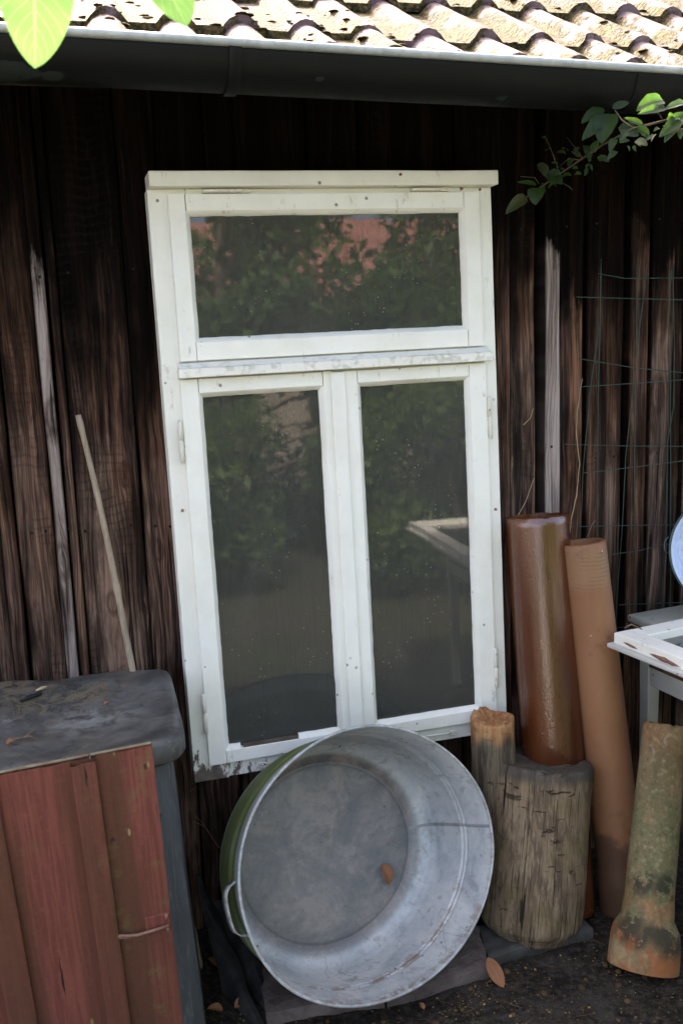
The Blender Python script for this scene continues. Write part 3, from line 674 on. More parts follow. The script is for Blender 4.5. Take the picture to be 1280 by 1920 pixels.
for x0, x1, z in ((.168, .262, -1.3685), (.672, .585, -1.3680)):      # storm hooks on the bottom rail
    mb = MB(); d = 1 if x1 > x0 else -1
    mb.tube([(x0+.009*math.cos(t)*1, -.009, z+.006*math.sin(t)) for t in [k*.52 for k in range(13)]], .0022, 6)
    mb.tube([(x0+.008*d, -.009, z), (x0+.03*d, -.010, z+.002), (x1, -.009, z+.003)], .0024, 8)
    mb.tube([(x0, 0, z), (x0, -.012, z)], .003, 8); mb.build('storm_hook', MT['hinge'], win)
for x_, z_ in ((.0223, -.722), (.815, -.795), (.585, .024), (.80, -.006), (.752, -.004)):
    mb = MB(); mb.lathe((x_, -.0005 if z_ < 0 else -.0325, z_), (0, -1, 0), [(0, .0035), (.003, .0035), (.0042, .002), (.0044, 0)], 10); mb.build('nail', MT['rusty_iron'], win)

# ------------------------------------------------------------------ zinc tub
TC = Vector((.628, 1.965, .3565)); az, el = R(-14.5), R(-20)
AX = Vector((math.sin(az)*math.cos(el), math.cos(az)*math.cos(el), math.sin(el)))
RR, rb, TL = .3055, .222, .225; SX, SY = 1.085, .965
tub = thing('zinc_tub', (TC.x, TC.y, .05), 'big grey oval zinc tub tipped on its side below the window', 'tub')
TPF = [(0, .985), (.08, .968), (.2, .953), (.4, .934), (.7, .915), (.84, .892), (.92, .855), (.97, .79), (1, rb/RR)]
def rad(h):
    t = max(0, min(1, h/TL))
    for (a, x), (b, y) in zip(TPF, TPF[1:]):
        if a <= t <= b: return RR*(x+(y-x)*(t-a)/(b-a))
    return rb
bead = lambda h, c, a, s: a*math.exp(-((h-c)/s)**2)
hs = sorted(set([0, .004] + [i*TL/46 for i in range(1, 47)] + [.084+i*.0022 for i in range(-9, 16)]))
def prof(h): return rad(h) + bead(h, .080, .0036, .0038) + bead(h, .093, .0036, .0038)
def ring_pt(h, r, t):
    a = AX.cross(Vector((0, 0, 1))).normalized(); b = AX.cross(a)
    dent = 1+.006*math.sin(3*t+1)+.004*math.sin(5*t+2.2)*(1-h/TL)+.0025*mn.noise(Vector((math.cos(t)*4, math.sin(t)*4, h*14)))
    return TC+AX*h+a*(r*SX*dent*math.cos(t))+b*(r*SY*dent*math.sin(t))
N = 120; mb = MB(); ix = []
a_ = AX.cross(Vector((0, 0, 1))).normalized(); b_ = AX.cross(a_)
for h in hs:
    row = []
    for k in range(N):
        t = 2*math.pi*k/N; p = ring_pt(h, prof(h), t); low = max(0, -((p-TC-AX*h).normalized().z))
        sm = math.exp(-((t-seam_t)/.012)**2) if (seam_t := 2*math.pi*(.0 + .045)) else 0
        mb.cur = {'dirt': .95*sst(TL-.010, TL-.002, h) + .55*max(0, (p-TC-AX*h).normalized().z)*sst(.02, .12, h), 'rust': max(sst(.03, .0, h)*.9*low, math.exp(-((h-.088)/.012)**2)*low*sst(.3, .7, low)), 'seam': 0}  # first term: floor dirt; second: shade painted into the upper inner wall
        row.append(mb.vert(p))
    ix.append(row)
for j in range(len(hs)-1):
    for k in range(N): q = (k+1) % N; mb.face([ix[j][k], ix[j][q], ix[j+1][q], ix[j+1][k]])
mb.cur = {'dirt': .9, 'rust': 0, 'seam': 0}
prev = ix[-1]
for f, dh in ((.985, .006), (.965, .002), (.94, -.001), (.8, -.003), (.6, -.004), (.4, -.003), (.2, -.002)):
    cur = [mb.vert(ring_pt(TL+dh, rb*f, 2*math.pi*k/N)) for k in range(N)]
    for k in range(N): q = (k+1) % N; mb.face([prev[k], prev[q], cur[q], cur[k]])
    prev = cur
mb.fan(prev, ring_pt(TL-.002, 0, 0))
keep(mb.build('basin', MT['zinc']), tub)
mb = MB(); rows = []   # outside skin, 2 mm outside the basin
for h in hs + [TL+.012]:
    mb.cur = {'dirt': sst(.04, .07, h)*sst(.19, .165, h)}
    row = [];
    for k in range(N): row.append(mb.vert(ring_pt(min(h, TL+.012), prof(min(h, TL))+.0025, 2*math.pi*k/N)))
    rows.append(row)
for j in range(len(rows)-1):
    for k in range(N): q = (k+1) % N; mb.face([rows[j][q], rows[j][k], rows[j+1][k], rows[j+1][q]])
mb.fan(rows[-1], ring_pt(TL+.012, 0, 0), True)
keep(mb.build('outer_wall', MT['zinc_out']), tub)
mb = MB(); mb.cur = {'dirt': 0, 'rust': .35, 'seam': 0}
rp_ = [ring_pt(-.001, RR-.001, 2*math.pi*k/N) for k in range(N)]; rp_ += rp_[:2]; mb.tube(rp_, .0036, 10, False); keep(mb.build('rolled_rim', MT['zinc']), tub)
mb = MB(); mb.cur = {'seam': 1}
t_s = None; best = 9e9
def pix(p):
    d = p-Vector((0, 0, CAMZ)); z = d.dot(FW); return 640+FPX*d.dot(RT)/z, 960+FPX*d.dot(DN)/z
for k in range(N):
    u_, v_ = pix(ring_pt(.1, prof(.1), 2*math.pi*k/N))
    if u_ > 760 and abs(v_-1542) < best: best = abs(v_-1542); t_s = 2*math.pi*k/N
rows = []
for h in hs:
    rows.append([ring_pt(h, prof(h)-.0004-.0009*s_, t_s+d/(prof(h))) for d, s_ in ((-.004, 0), (-.0015, 1), (.0015, 1), (.004, 0))])
mb.grid(rows, uv=False); keep(mb.build('side_seam', MT['zinc']), tub)
def tub_handle(tc, name='handle'):
    mb = MB(); mb.cur = {'dirt': .1, 'rust': .6}
    pts = []; w_ = .062
    for k in range(15):
        s = -1+2*k/14; t = tc+s*w_/RR; out = .026*(1-s**6)
        base = ring_pt(.045, prof(.045)+.003, t); dirn = (base-TC-AX*.045).normalized(); pts.append(base+dirn*out)
    rows = []
    for i, p in enumerate(pts): rows.append([p-AX*.012, p-AX*.012+ (p-TC).normalized()*.003, p+AX*.012+(p-TC).normalized()*.003, p+AX*.012])
    ix = mb.grid(rows, True, uv=False); mb.face(ix[0]); mb.face(list(reversed(ix[-1])))
    return keep(mb.build(name, MT['zinc']), tub)
def nearest_t(u, v):
    return min((2*math.pi*k/360 for k in range(360)), key=lambda t: (pix(ring_pt(.045, prof(.045)+.02, t))[0]-u)**2+(pix(ring_pt(.045, prof(.045)+.02, t))[1]-v)**2)
tub_handle(nearest_t(433, 1712))
tr = nearest_t(940, 1530)
mb = MB(); pts = []
for k in range(17):
    s = -1+2*k/16; b = ring_pt(.05, prof(.05)+.003, tr+s*.13); dr = (b-TC-AX*.05).normalized(); pts.append(b+dr*.030*(1-s**4))
mb.tube(pts, .0035, 8); keep(mb.build('wire_handle', MT['steel_wire']), tub)

# ------------------------------------------------------------------ leaves
def leaf(mb, base, tip, width, nrm, fold=.25, curl=.08, nt=12, nu=6, twist=0., shape=.45, wave=0., sd=0):
    base, tip = Vector(base), Vector(tip); L = tip-base; ln = L.length; d = L/ln; nrm = Vector(nrm); nrm = (nrm-d*nrm.dot(d)).normalized(); side = d.cross(nrm)
    rows = []
    for j in range(nt+1):
        t = j/nt; wd = (t**shape)*((1-t)**(.75 if t > .5 else .7)); wd = wd/( (.42**shape)*(.58**.72)); wd = max(.004, min(1, wd*.98))*width*.5
        c = base+L*t+nrm*(curl*ln*math.sin(math.pi*t)); a = twist*(t-.5); sd_ = side*math.cos(a)+nrm*math.sin(a); nn = nrm*math.cos(a)-side*math.sin(a)
        rows.append([c+sd_*(wd*s)+nn*(abs(s)*wd*fold + wave*wd*math.sin(t*17+s*2+sd)*abs(s)) for s in [(-1+2*i/nu) for i in range(nu+1)]])
    mb.grid(rows)
toward = lambda p: (Vector((0, 0, CAMZ))-Vector(p)).normalized()
def single_leaf(name, base, tip, width, nrm, mat, label, cat='leaf', **kw):
    mb = MB(); leaf(mb, base, tip, width, nrm, **kw); o = mb.build(name, mat); s_ = o.modifiers.new('thick', 'SOLIDIFY'); s_.thickness = .0006
    return tag(o, label, cat)
# leaf lying in the tub
P = ring_pt(TL-.006, rb*.86, 0); 
def tub_floor(u, v, off=.006):
    n = AX; d = RT*((u-640)/FPX)+DN*((v-960)/FPX)+FW; o = Vector((0, 0, CAMZ)); q = TC+AX*(TL-off); t = (q-o).dot(n)/d.dot(n); return o+d*t
single_leaf('dry_leaf', tub_floor(716, 1620, .008), tub_floor(728, 1660, .012), .030, -AX, MT['dry_brown_leaf'], 'small curled brown leaf lying inside the zinc tub', fold=.7, curl=.16, sd=2, wave=.2)

# ------------------------------------------------------------------ logs and pipes
def cyl_frame(A, B):
    ax = (Vector(B)-Vector(A)).normalized(); a = ax.cross(Vector((0, 1, 0))).normalized(); return ax, a, ax.cross(a)
def log(name, A, B, rfun, nt, nh, mat, label, cat, attrs, topfun=None, tilt=0):
    A, B = Vector(A), Vector(B); ax, a, b = cyl_frame(A, B); L = (B-A).length; mb = MB(); rows = []
    for j in range(nh+1):
        h = j/nh; row = []
        for k in range(nt):
            t = 2*math.pi*k/nt; r = rfun(t, h); p = A+ax*(L*h)+a*(r*math.cos(t))+b*(r*math.sin(t)); mb.cur = attrs(t, h, p); row.append(mb.vert(p))
        rows.append(row)
    for j in range(nh):
        for k in range(nt): q = (k+1) % nt; mb.face([rows[j][k], rows[j][q], rows[j+1][q], rows[j+1][k]])
    prev = rows[-1]; NR = 6
    for f in range(1, NR):
        rr = 1-f/NR; row = []
        for k in range(nt):
            t = 2*math.pi*k/nt; p = A+ax*(L+(topfun(t, rr) if topfun else 0))+(a*math.cos(t)+b*math.sin(t))*(rfun(t, 1)*rr); at = attrs(t, 1, p); at = dict(at); mb.cur = at; row.append(mb.vert(p))
        for k in range(nt): q = (k+1) % nt; mb.face([prev[k], prev[q], row[q], row[k]])
        prev = row
    mb.cur = attrs(0, 1, A); mb.fan(prev, A+ax*(L+(topfun(0, 0) if topfun else 0))); mb.fan(rows[0], A, True)
    return tag(mb.build(name, mat), label, cat)
LA = G(1024, 1795, 0)+Vector((.012, .122, -.004)); LB = U(1013, 1424, LA.y+.06)
LRT = .131
def lr(t, h):
    ch = 1 - .035*sst(.96, 1.0, h) - .16*sst(.09, 0, h)
    bul = .97+.03*math.exp(-((h-.3)/.3)**2)+.06*h
    g = .035*mn.noise(Vector((math.cos(t)*1.3, math.sin(t)*1.3, h*1.2)))+.018*mn.noise(Vector((math.cos(t)*9, math.sin(t)*9, h*2)))+.012*mn.noise(Vector((math.cos(t)*20, math.sin(t)*20, h*5)))
    groove = 0
    for tg, wd, dp, h0 in ((-1.72, .03, .06, .15), (-.75, .05, .10, .35), (-2.55, .05, .05, .4), (-1.2, .03, .04, .6), (-.35, .05, .08, .55), (-2.1, .025, .04, .0)):
        dd = (t-(tg+.06*math.sin(h*9)) + math.pi) % (2*math.pi) - math.pi; groove += dp*math.exp(-(dd/wd)**2)*sst(h0, h0+.2, h)
    return LRT*bul*ch*(1+g-groove)
log('mossy_log', LA, LB, lr, 96, 60, MT['log'], 'short thick mossy upright log standing in front of the brown pipe', 'log',
    lambda t, h, p: {'ang': (t-1.5708) % 6.2832, 'top': sst(.90, .97, h), 'rot': sst(.30, .05, h)*max(0, 1-abs(((t+1.55+math.pi) % (2*math.pi))-math.pi)/.5), 'broken': 0},
    lambda t, r: -.012*(1-r)+.008*mn.noise(Vector((math.cos(t)*r*4, math.sin(t)*r*4, 3))))
PB = U(921, 1345, 2.19); PA = Vector((PB.x+.015, PB.y-.02, 0))
def pr_(t, h):
    return .059*(1+.07*mn.noise(Vector((math.cos(t)*1.5, math.sin(t)*1.5, h*2)))+.03*mn.noise(Vector((math.cos(t)*7, math.sin(t)*7, h*3)))-.05*h)*(1-.25*max(0, math.cos(t+1.9))**2*sst(.74, .95, h))
log('broken_post', PA, PB, pr_, 64, 50, MT['post'], 'short wooden post with an orange split top between window and brown pipe', 'post',
    lambda t, h, p: {'ang': (t-1.5708) % 6.2832*.6, 'top': 0, 'rot': 0, 'broken': max(sst(.89, .96, h+.05*mn.noise(Vector((t*2.5, h*3, 2)))), sst(.74, .80, h+.16*mn.noise(Vector((t*3, h*4, 0))))*sst(.25, .75, math.cos(t+1.75)))},
    lambda t, r: .022*r*math.cos(t*1.0+1.0)+.026*mn.noise(Vector((math.cos(t)*r*1.8, math.sin(t)*r*1.8, 7)))*(1.2-r)+.012*mn.noise(Vector((math.cos(t)*r*5, math.sin(t)*r*5, 2)))-.012*(1-r))
def pipe(name, A, B, r, mat, label, thick=.011, prof=None, att=None, nt=64, chip=0):   # A bottom, B top
    A, B = Vector(A), Vector(B); ax, a, b = cyl_frame(A, B); L = (B-A).length; mb = MB(); prof = prof or [(0, 1), (1, 1)]
    outer = []; n = 40
    for j in range(n+1):
        h = j/n
        for (h0, r0), (h1, r1) in zip(prof, prof[1:]):
            if h0 <= h <= h1: rr = r0+(r1-r0)*sst(h0, h1, h) if h1 > h0 else r1; break
        outer.append((h*L, r*rr))
    inner = [(L, r*prof[-1][1]-thick), (L-.35, r*prof[-1][1]-thick)]
    outer.insert(-1, (L-.003, r*prof[-1][1])); outer[-1] = (L, r*prof[-1][1]-.003)
    rows = []
    for (h, rr) in outer+inner:
        row = []
        for k in range(nt):
            t = 2*math.pi*k/nt; hh = h-(chip*max(0, mn.noise(Vector((math.cos(t)*3, math.sin(t)*3, 5)))) if h > L-.01 else 0); rw = rr*(1+.006*mn.noise(Vector((math.cos(t), math.sin(t), h*4))))
            p = A+ax*hh+a*(rw*math.cos(t))+b*(rw*math.sin(t)); mb.cur = att(t, h/L, p) if att else {}; row.append(mb.vert(p))
        rows.append(row)
    for j in range(len(rows)-1):
        for k in range(nt): q = (k+1) % nt; mb.face([rows[j][k], rows[j][q], rows[j+1][q], rows[j+1][k]])
    mb.fan(rows[-1], A+ax*(L-.35)); mb.fan(rows[0], A, True)
    return tag(mb.build(name, mat, auto=50), label, 'pipe')
pipe('clay_pipe', Vector((1.212, 2.155, 0)), U(1005, 966, 2.292), .0815, MT['glaze'], 'thick glossy dark brown glazed pipe leaning beside the window', .014, chip=.004)
pipe('clay_pipe', G(1172, 1700, 0), U(1090, 1016, 2.222), .0598, MT['tan'], 'matt tan clay pipe leaning right of the glossy brown pipe', .010, [(0, 1.12), (.10, 1.10), (.13, 1.0), (1, 1.0)], lambda t, h, p: {'top': sst(.885, .90, h)*sst(1.0, .985, h), 'foot_tone': sst(.34, .12, h)})
SA = G(1204, 1812, 0); SB = U(1246, 1357, 2.03)
def satt(t, h, p):
    l = 0
    for (u, v), rr in (((1205, 1655), .03), ((1245, 1660), .028), ((1180, 1740), .035), ((1240, 1755), .03), ((1215, 1750), .022), ((1262, 1682), .012), ((1260, 1775), .03), ((1200, 1765), .02)):
        l = max(l, sst(1.7, .6, (p-U(u, v, p.y)).length/rr))
    return {'green': sst(.95, .6, h)*sst(.06, .25, h), 'orange': 1.3*sst(.21, .09, h)+.35*sst(.8, 1, h)+.5*math.exp(-((h-.27)/.07)**2), 'lichen': l}
pipe('socket_pipe', SA, SB, .0575, MT['socket'], 'short greenish clay pipe with a flared orange socket at its foot', .013, [(0, 1.46), (.11, 1.43), (.15, 1.36), (.20, 1.08), (.3, 1.02), (1, .93)], satt, chip=.008)

# ------------------------------------------------------------------ stones and slates
def stone(name, quad, z0, z1, mat, label, cat='stone', n=14, sd=0, edge=.006):
    mb = MB(); q = [Vector((*p[:2], 0)) for p in quad]
    def P(s, t): return q[0].lerp(q[1], s).lerp(q[3].lerp(q[2], s), t)
    def jit(p, k): return Vector((p.x+edge*mn.noise(Vector((p.x*22, p.y*22, sd))), p.y+edge*mn.noise(Vector((p.x*22, p.y*22, sd+5))), 0))
    top = []
    for j in range(n+1):
        top.append([jit(P(i/n, j/n), 0)+Vector((0, 0, z1+.004*mn.noise(Vector((i*.4, j*.4, sd))) - (.005 if i in (0, n) or j in (0, n) else 0))) for i in range(n+1)])
    ix = mb.grid(top, uv=False)
    loop = [ix[0][i] for i in range(n+1)]+[ix[j][n] for j in range(1, n+1)]+[ix[n][i] for i in range(n-1, -1, -1)]+[ix[j][0] for j in range(n-1, 0, -1)]
    midr = [mb.vert(Vector(mb.v[k])+Vector((0, 0, -(z1-z0)*.45))+Vector((.004*mn.noise(Vector((k*.3, sd, 1))), -.004, 0))) for k in loop]
    bot = [mb.vert((mb.v[k][0], mb.v[k][1], z0)) for k in loop]
    for A_, B_ in ((loop, midr), (midr, bot)):
        for i in range(len(A_)): k = (i+1) % len(A_); mb.face([A_[k], A_[i], B_[i], B_[k]])
    return tag(mb.build(name, mat, auto=40), label, cat)
stone('stone_slab', [G(500, 1918)[:2], G(721, 1886)[:2], (.665, 2.26), (.40, 2.28)], -.01, .033, MT['brown_sandstone'], 'flat brown stone slab lying under the left half of the tub', sd=2)
stone('stone_slab', [G(726, 1886)[:2], G(916, 1832)[:2], (.950, 2.12), (.670, 2.26)], -.01, .033, MT['brown_sandstone'], 'reddish brown stone slab below the tub, ending beside the leaf', sd=6)
stone('stone_block', [G(915, 1812)[:2], G(1112, 1755)[:2], (1.21, 2.13), (.955, 2.13)], -.01, .026, MT['grey_slab_stone'], 'small grey stone block wedged under the mossy log', sd=11)
LZ = .026
def slate(p, label, sd, th=.012):      # four corners of a leaning slate, world space
    mb = MB(); p = [Vector(q) for q in p]; nrm = (p[1]-p[0]).cross(p[3]-p[0]).normalized()*th; n = 10; g0 = []; g1 = []
    for j in range(n+1):
        r0 = []; r1 = []
        for i in range(n+1):
            q = p[0].lerp(p[1], i/n).lerp(p[3].lerp(p[2], i/n), j/n); e = Vector((mn.noise(q*16+Vector((sd, 0, 0))), mn.noise(q*16+Vector((0, sd, 0))), mn.noise(q*16)))*.006
            r0.append(q+e); r1.append(q+e+nrm)
        g0.append(r0); g1.append(r1)
    a = mb.grid(g0, flip=True, uv=False); b = mb.grid(g1, uv=False)
    def lp(ix): return [ix[0][i] for i in range(n+1)]+[ix[j][n] for j in range(1, n+1)]+[ix[n][i] for i in range(n-1, -1, -1)]+[ix[j][0] for j in range(n-1, 0, -1)]
    la, lb = lp(a), lp(b)
    for i in range(len(la)): k = (i+1) % len(la); mb.face([la[i], la[k], lb[k], lb[i]])
    return tag(mb.build('roof_slate', MT['dark_slate'], smooth=False), label, 'slate', 'slates leaning beside the tub')
slate([G(425, 1860), G(500, 1935), U(400, 1690, 2.33), U(372, 1640, 2.33)], 'dark slate leaning nearest the grey bin', 3)
slate([G(478, 1865), G(512, 1900), U(455, 1690, 2.30), U(402, 1690, 2.35)], 'dark slate leaning between the bin and tub handle', 8)

# ------------------------------------------------------------------ grey bin with sagging lid
bin_ = thing('compost_bin', (-.06, 2.1, 0), 'dark grey plastic bin with sagging dirty lid behind the red boards', 'bin')
LX0, LX1, LY0, LY1, LZT = -.52, .245, 1.845, 2.335, .77
def lidz(x, y):
    s = .762 - .02*math.exp(-((x-.0)**2+(y-2.1)**2)/.03) + .012*mn.noise(Vector((x*4, y*4, 1)))+.005*mn.noise(Vector((x*14, y*14, 4)))
    s += .012*math.exp(-((x-.08)**2+(y-2.27)**2)/.004)
    return s
mb = MB(); n = 48; ring = None; rows = []
def outl(t):        # rounded rectangle outline
    cx, cy = (LX0+LX1)/2, (LY0+LY1)/2; hx, hy = (LX1-LX0)/2, (LY1-LY0)/2; c, s = math.cos(t), math.sin(t); e = 8
    rr = (abs(c)**e+abs(s)**e)**(-1/e); yy = cy+hy*rr*s; return cx+hx*rr*c-(.026*(LY1-yy)/(LY1-LY0) if c > 0 else 0), yy
NT = 160
for f in (0.02, .12, .25, .38, .5, .6, .7, .78, .85, .9, .94, .97, .99):
    row = []
    for k in range(NT):
        x, y = outl(2*math.pi*k/NT); cx, cy = (LX0+LX1)/2, (LY0+LY1)/2; x = cx+(x-cx)*f; y = cy+(y-cy)*f
        z = lidz(x, y)-.007*sst(.95, 1.01, f)
        mb.cur = {'dirt': sst(.25, .02, x)*sst(2.02, 2.2, y)+.4*sst(.2, -.1, x)}; row.append(mb.vert((x, y, z)))
    rows.append(row)
for dz, f in ((-.018, 1.0), (-.035, 1.005), (-.056, 1.005), (-.064, .995), (-.064, .97)):
    row = []
    for k in range(NT):
        x, y = outl(2*math.pi*k/NT); cx, cy = (LX0+LX1)/2, (LY0+LY1)/2; wv = .006*mn.noise(Vector((k*.12, 0, 3))); x = cx+(x-cx)*f; y = cy+(y-cy)*f
        mb.cur = {'dirt': .1}; row.append(mb.vert((x, y, lidz(x, y)+dz*.85+wv)))
    rows.append(row)
for j in range(len(rows)-1):
    for k in range(NT): q = (k+1) % NT; mb.face([rows[j][q], rows[j][k], rows[j+1][k], rows[j+1][q]])
mb.fan(rows[0], (-.1375, 2.1175, lidz(-.1375, 2.1175)))
keep(mb.build('lid', MT['lid']), bin_)
mb = MB(); rows = []
for j in range(21):
    h = j/20; z = .70*(1-h); ex = .035*h
    pts = []
    x0, x1, y0, y1 = LX0+.03-ex, LX1-.035+ex, LY0+.06-.03*h, LY1-.035+.01*h
    for (px_, py_) in ((x0, y1), (x0, y0), (x1-.075, y0-.012), (x1-.048, y0+.004), (x1-.018, y0+.05), (x1, (y0+y1)/2), (x1, y1)):
        pts.append((px_+.003*mn.noise(Vector((px_*9, py_*9, z*4))), py_+.003*mn.noise(Vector((px_*9, py_*9, z*4+7))), z))
    rows.append(pts)
ix = mb.grid(rows, True, uv=False)
keep(mb.build('bin_body', MT['bin'], auto=25), bin_)
# debris on the lid
def lidp(u, v, up=.004):
    p = G(u, v, .762)
    for _ in range(6): p = G(u, v, lidz(p.x, p.y)+up)
    return p
mb = MB(); mb.tube([lidp(40, 1315), lidp(58, 1306, .008), lidp(78, 1301)], [.003, .005, .003], 7); tag(mb.build('bark_strip', MT['dark_slate']), 'black strip of bark lying on the grey bin lid', 'bark')
mb = MB(); mb.tube([lidp(68, 1295), lidp(79, 1290, .006), lidp(88, 1287)], [.0025, .004, .002], 6); tag(mb.build('wood_splinter', MT['pale_splinter']), 'pale splinter of wood lying on the grey bin lid', 'splinter')
mb = MB(); mb.tube([lidp(20, 1393), lidp(30, 1385, .008), lidp(44, 1384, .004), lidp(56, 1380, .01), lidp(66, 1384)], .0015, 6); mb.tube([lidp(44, 1384, .005), lidp(58, 1373, .012), lidp(70, 1370)], .0013, 6); tag(mb.build('dead_twig', MT['twig_bark']), 'thin forked dead twig lying on the grey bin lid', 'twig')
single_leaf('dry_leaf', lidp(12, 1396), lidp(30, 1390, .006), .012, (0, -.3, 1), MT['dry_brown_leaf'], 'tiny curled brown leaf beside the twig on the bin lid', fold=.7, curl=.2, nt=8)
single_leaf('dry_leaf', lidp(194, 1322), lidp(206, 1318, .004), .010, (0, -.3, 1), MT['dry_brown_leaf'], 'tiny brown leaf scrap in the middle of the bin lid', fold=.6, curl=.2, nt=8)

# ------------------------------------------------------------------ red boarded panel
RTc, RBc = U(285, 1397, 1.755), U(356, 1922, 1.675)
dv = (RBc-RTc); dv = dv/dv.z*-1
e1 = Vector((1, .0, 0)); TLc = U(0, 1440, 1.755)
e1 = (RTc-TLc).normalized()
up = (RTc-RBc).normalized(); e1 = (e1-up*e1.dot(up)).normalized(); nr = e1.cross(up).normalized()     # nr points into the wall
pm = Matrix((e1, nr, up)).transposed()
red = thing('red_panel', RTc, 'red painted board panel with a rusty hook leaning before the grey bin', 'panel', rot=pm.to_euler())
HT = .86
def bcol(x, z):
    return 0
mb = MB()
def rboard(x0, x1, y0, y1, ztop, bfun, sd):
    NZ, NX = 46, 12
    rows = []
    ixs = []
    for j in range(NZ+1):
        z = ztop-(HT)*j/NZ + 0; row = []
        for i in range(NX+1):
            x = x0+(x1-x0)*i/NX; mb.cur = {'brown': bfun((i/NX), z)}
            y = y0 + (.002 if i in (0, NX) else 0) + .0012*mn.noise(Vector((x*30, z*5, sd)))
            row.append(mb.vert((x, y, z+(.004*mn.noise(Vector((x*30, sd, 0))) if j == 0 else 0))))
        ixs.append(row)
    for j in range(NZ):
        for i in range(NX): mb.face([ixs[j][i], ixs[j+1][i], ixs[j+1][i+1], ixs[j][i+1]])
    bk = [[mb.vert((x0, y1, ztop-HT*j/NZ)), mb.vert((x1, y1, ztop-HT*j/NZ))] for j in range(NZ+1)]
    for j in range(NZ):
        mb.face([ixs[j][0], bk[j][0], bk[j+1][0], ixs[j+1][0]]); mb.face([bk[j][1], ixs[j][NX], ixs[j+1][NX], bk[j+1][1]]); mb.face([bk[j][0], bk[j][1], bk[j+1][1], bk[j+1][0]])
g_ = lambda s, a, b: sst(a, b, s)
low = lambda z: sst(-.1, -.45, z)
rboard(-.110, 0, 0, .010, 0, lambda s, z: max(.9*sst(.62, .36, s-.1*low(z)), .35*low(z)), 1)
rboard(-.285, -.112, 0, .010, -.001, lambda s, z: max(.75*sst(.52, .78, s+.05*mn.noise(Vector((z*6, 1, 1)))), .9*sst(.28, .12, s)*sst(-.03, -.25, z)), 2)
rboard(-.47, -.287, 0, .010, 0, lambda s, z: .8*sst(.6, .9, s), 3); rboard(-.66, -.472, 0, .010, 0, lambda s, z: .4, 4)
mb.build('boards', MT['red'], red, auto=30)
mb = MB()
rboard(-.146, -.103, -.014, -.0005, -.003, lambda s, z: .55+.35*low(z)+.3*mn.noise(Vector((s*2, z*7, 3))), 6); mb.build('cover_strip', MT['red'], red, auto=30)
mb = MB(); rboard(-.325, -.275, -.014, -.0005, -.003, lambda s, z: .85, 7); mb.build('cover_strip', MT['red'], red, auto=30)
mb = MB()
for x0, x1 in ((-.110, -.001), (-.284, -.113), (-.469, -.288)): mb.box((x0, .0035, .0002), (x1, .0095, .0022))
mb.build('top_end_grain', MT['pale_cut_edge'], red, smooth=False)
def onred(u, v, off=0.):
    n = nr; d = RT*((u-640)/FPX)+DN*((v-960)/FPX)+FW; o_ = Vector((0, 0, CAMZ)); q = RTc-n*off; t = (q-o_).dot(n)/d.dot(n); w_ = o_+d*t-RTc
    return Vector((w_.dot(e1), w_.dot(n), w_.dot(up)))
a, b, c_ = onred(284, 1782), onred(333, 1772), onred(331, 1808)
mb = MB(); mb.box((a.x, -.0035, c_.z-.0), (b.x, .0005, b.z)); hp = mb.build('hasp_plate', MT['rusty_red'] if 'rusty_red' in MT else MT['red'], red, smooth=False, bevel=.001)
mb = MB(); h0 = [onred(330, 1792, .010), onred(300, 1800, .012), onred(268, 1810, .012), onred(248, 1812, .011), onred(226, 1812, .010), onred(222, 1815, .009), onred(228, 1818, .009), onred(245, 1817, .010), onred(262, 1811, .011)]
mb.tube(h0, .0032, 8)
for u, v in ((326, 1775), (330, 1806)): q = onred(u, v, .0); mb.tube([(q.x, -.010, q.z-.006), (q.x, -.010, q.z+.006)], .0035, 8); mb.tube([(q.x, .002, q.z), (q.x, -.010, q.z)], .002, 6)
mb.build('gate_hook', MT['rusty_iron'], red)

# ------------------------------------------------------------------ canes against the wall
def cane(name, pts, r, mat, label, cat, nodes=()):
    mb = MB(); P = []; rr = []; A, B = Vector(pts[0]), Vector(pts[1]); n = 60
    for k in range(n+1):
        t = k/n; p = A.lerp(B, t)+Vector((.004*math.sin(t*9), 0, 0)); q = r*(.78+.35*t)
        for nd in nodes: q += r*.22*math.exp(-((t-nd)/.006)**2)
        P.append(p); rr.append(q)
    mb.tube(P, rr, 12); return tag(mb.build(name, mat), label, cat)
ca = U(147, 778, 2.385); cb = U(250, 1250, 2.315); cg = ca+(cb-ca)*(ca.z/(ca.z-cb.z))
nd = [(ca.z-U(174, 933, 2.36).z)/ca.z, (ca.z-U(214, 1106, 2.335).z)/ca.z, .78, .93, .02]
cane('bamboo_cane', (ca, cg), .0085, MT['bamboo_cane'], 'long thin bamboo cane leaning on the boards above the grey bin', 'cane', nd)
# dead stems
def stems(name, lines, r, mat, label, cat='stem'):
    mb = MB()
    for ln in lines:
        pts = [Vector(p) for p in ln]; fine = []
        for a, b in zip(pts, pts[1:]):
            for k in range(4): q = a.lerp(b, k/4); fine.append(q+Vector((mn.noise(q*60), 0, mn.noise(q*60+Vector((5, 0, 0)))))*.0016)
        fine.append(pts[-1]); mb.tube(fine, [r*(1-.5*i/len(fine)) for i in range(len(fine))], 6)
    return tag(mb.build(name, mat), label, cat)
stems('dead_vine_stem', [[U(1066, 1010, 2.36), U(1070, 975, 2.36), U(1080, 930, 2.36), U(1086, 870, 2.36), U(1080, 815, 2.36), U(1081, 770, 2.36), U(1091, 710, 2.37)]], .0016, MT['straw_stem'], 'thin dead straw coloured vine stem hanging left of the wire mesh')
stems('dead_vine_stem', [[U(968, 972, 2.36), U(985, 940, 2.36), U(992, 920, 2.36), U(1001, 895, 2.37)]], .0014, MT['straw_stem'], 'short dry vine stem rising behind the top of the glossy brown pipe')
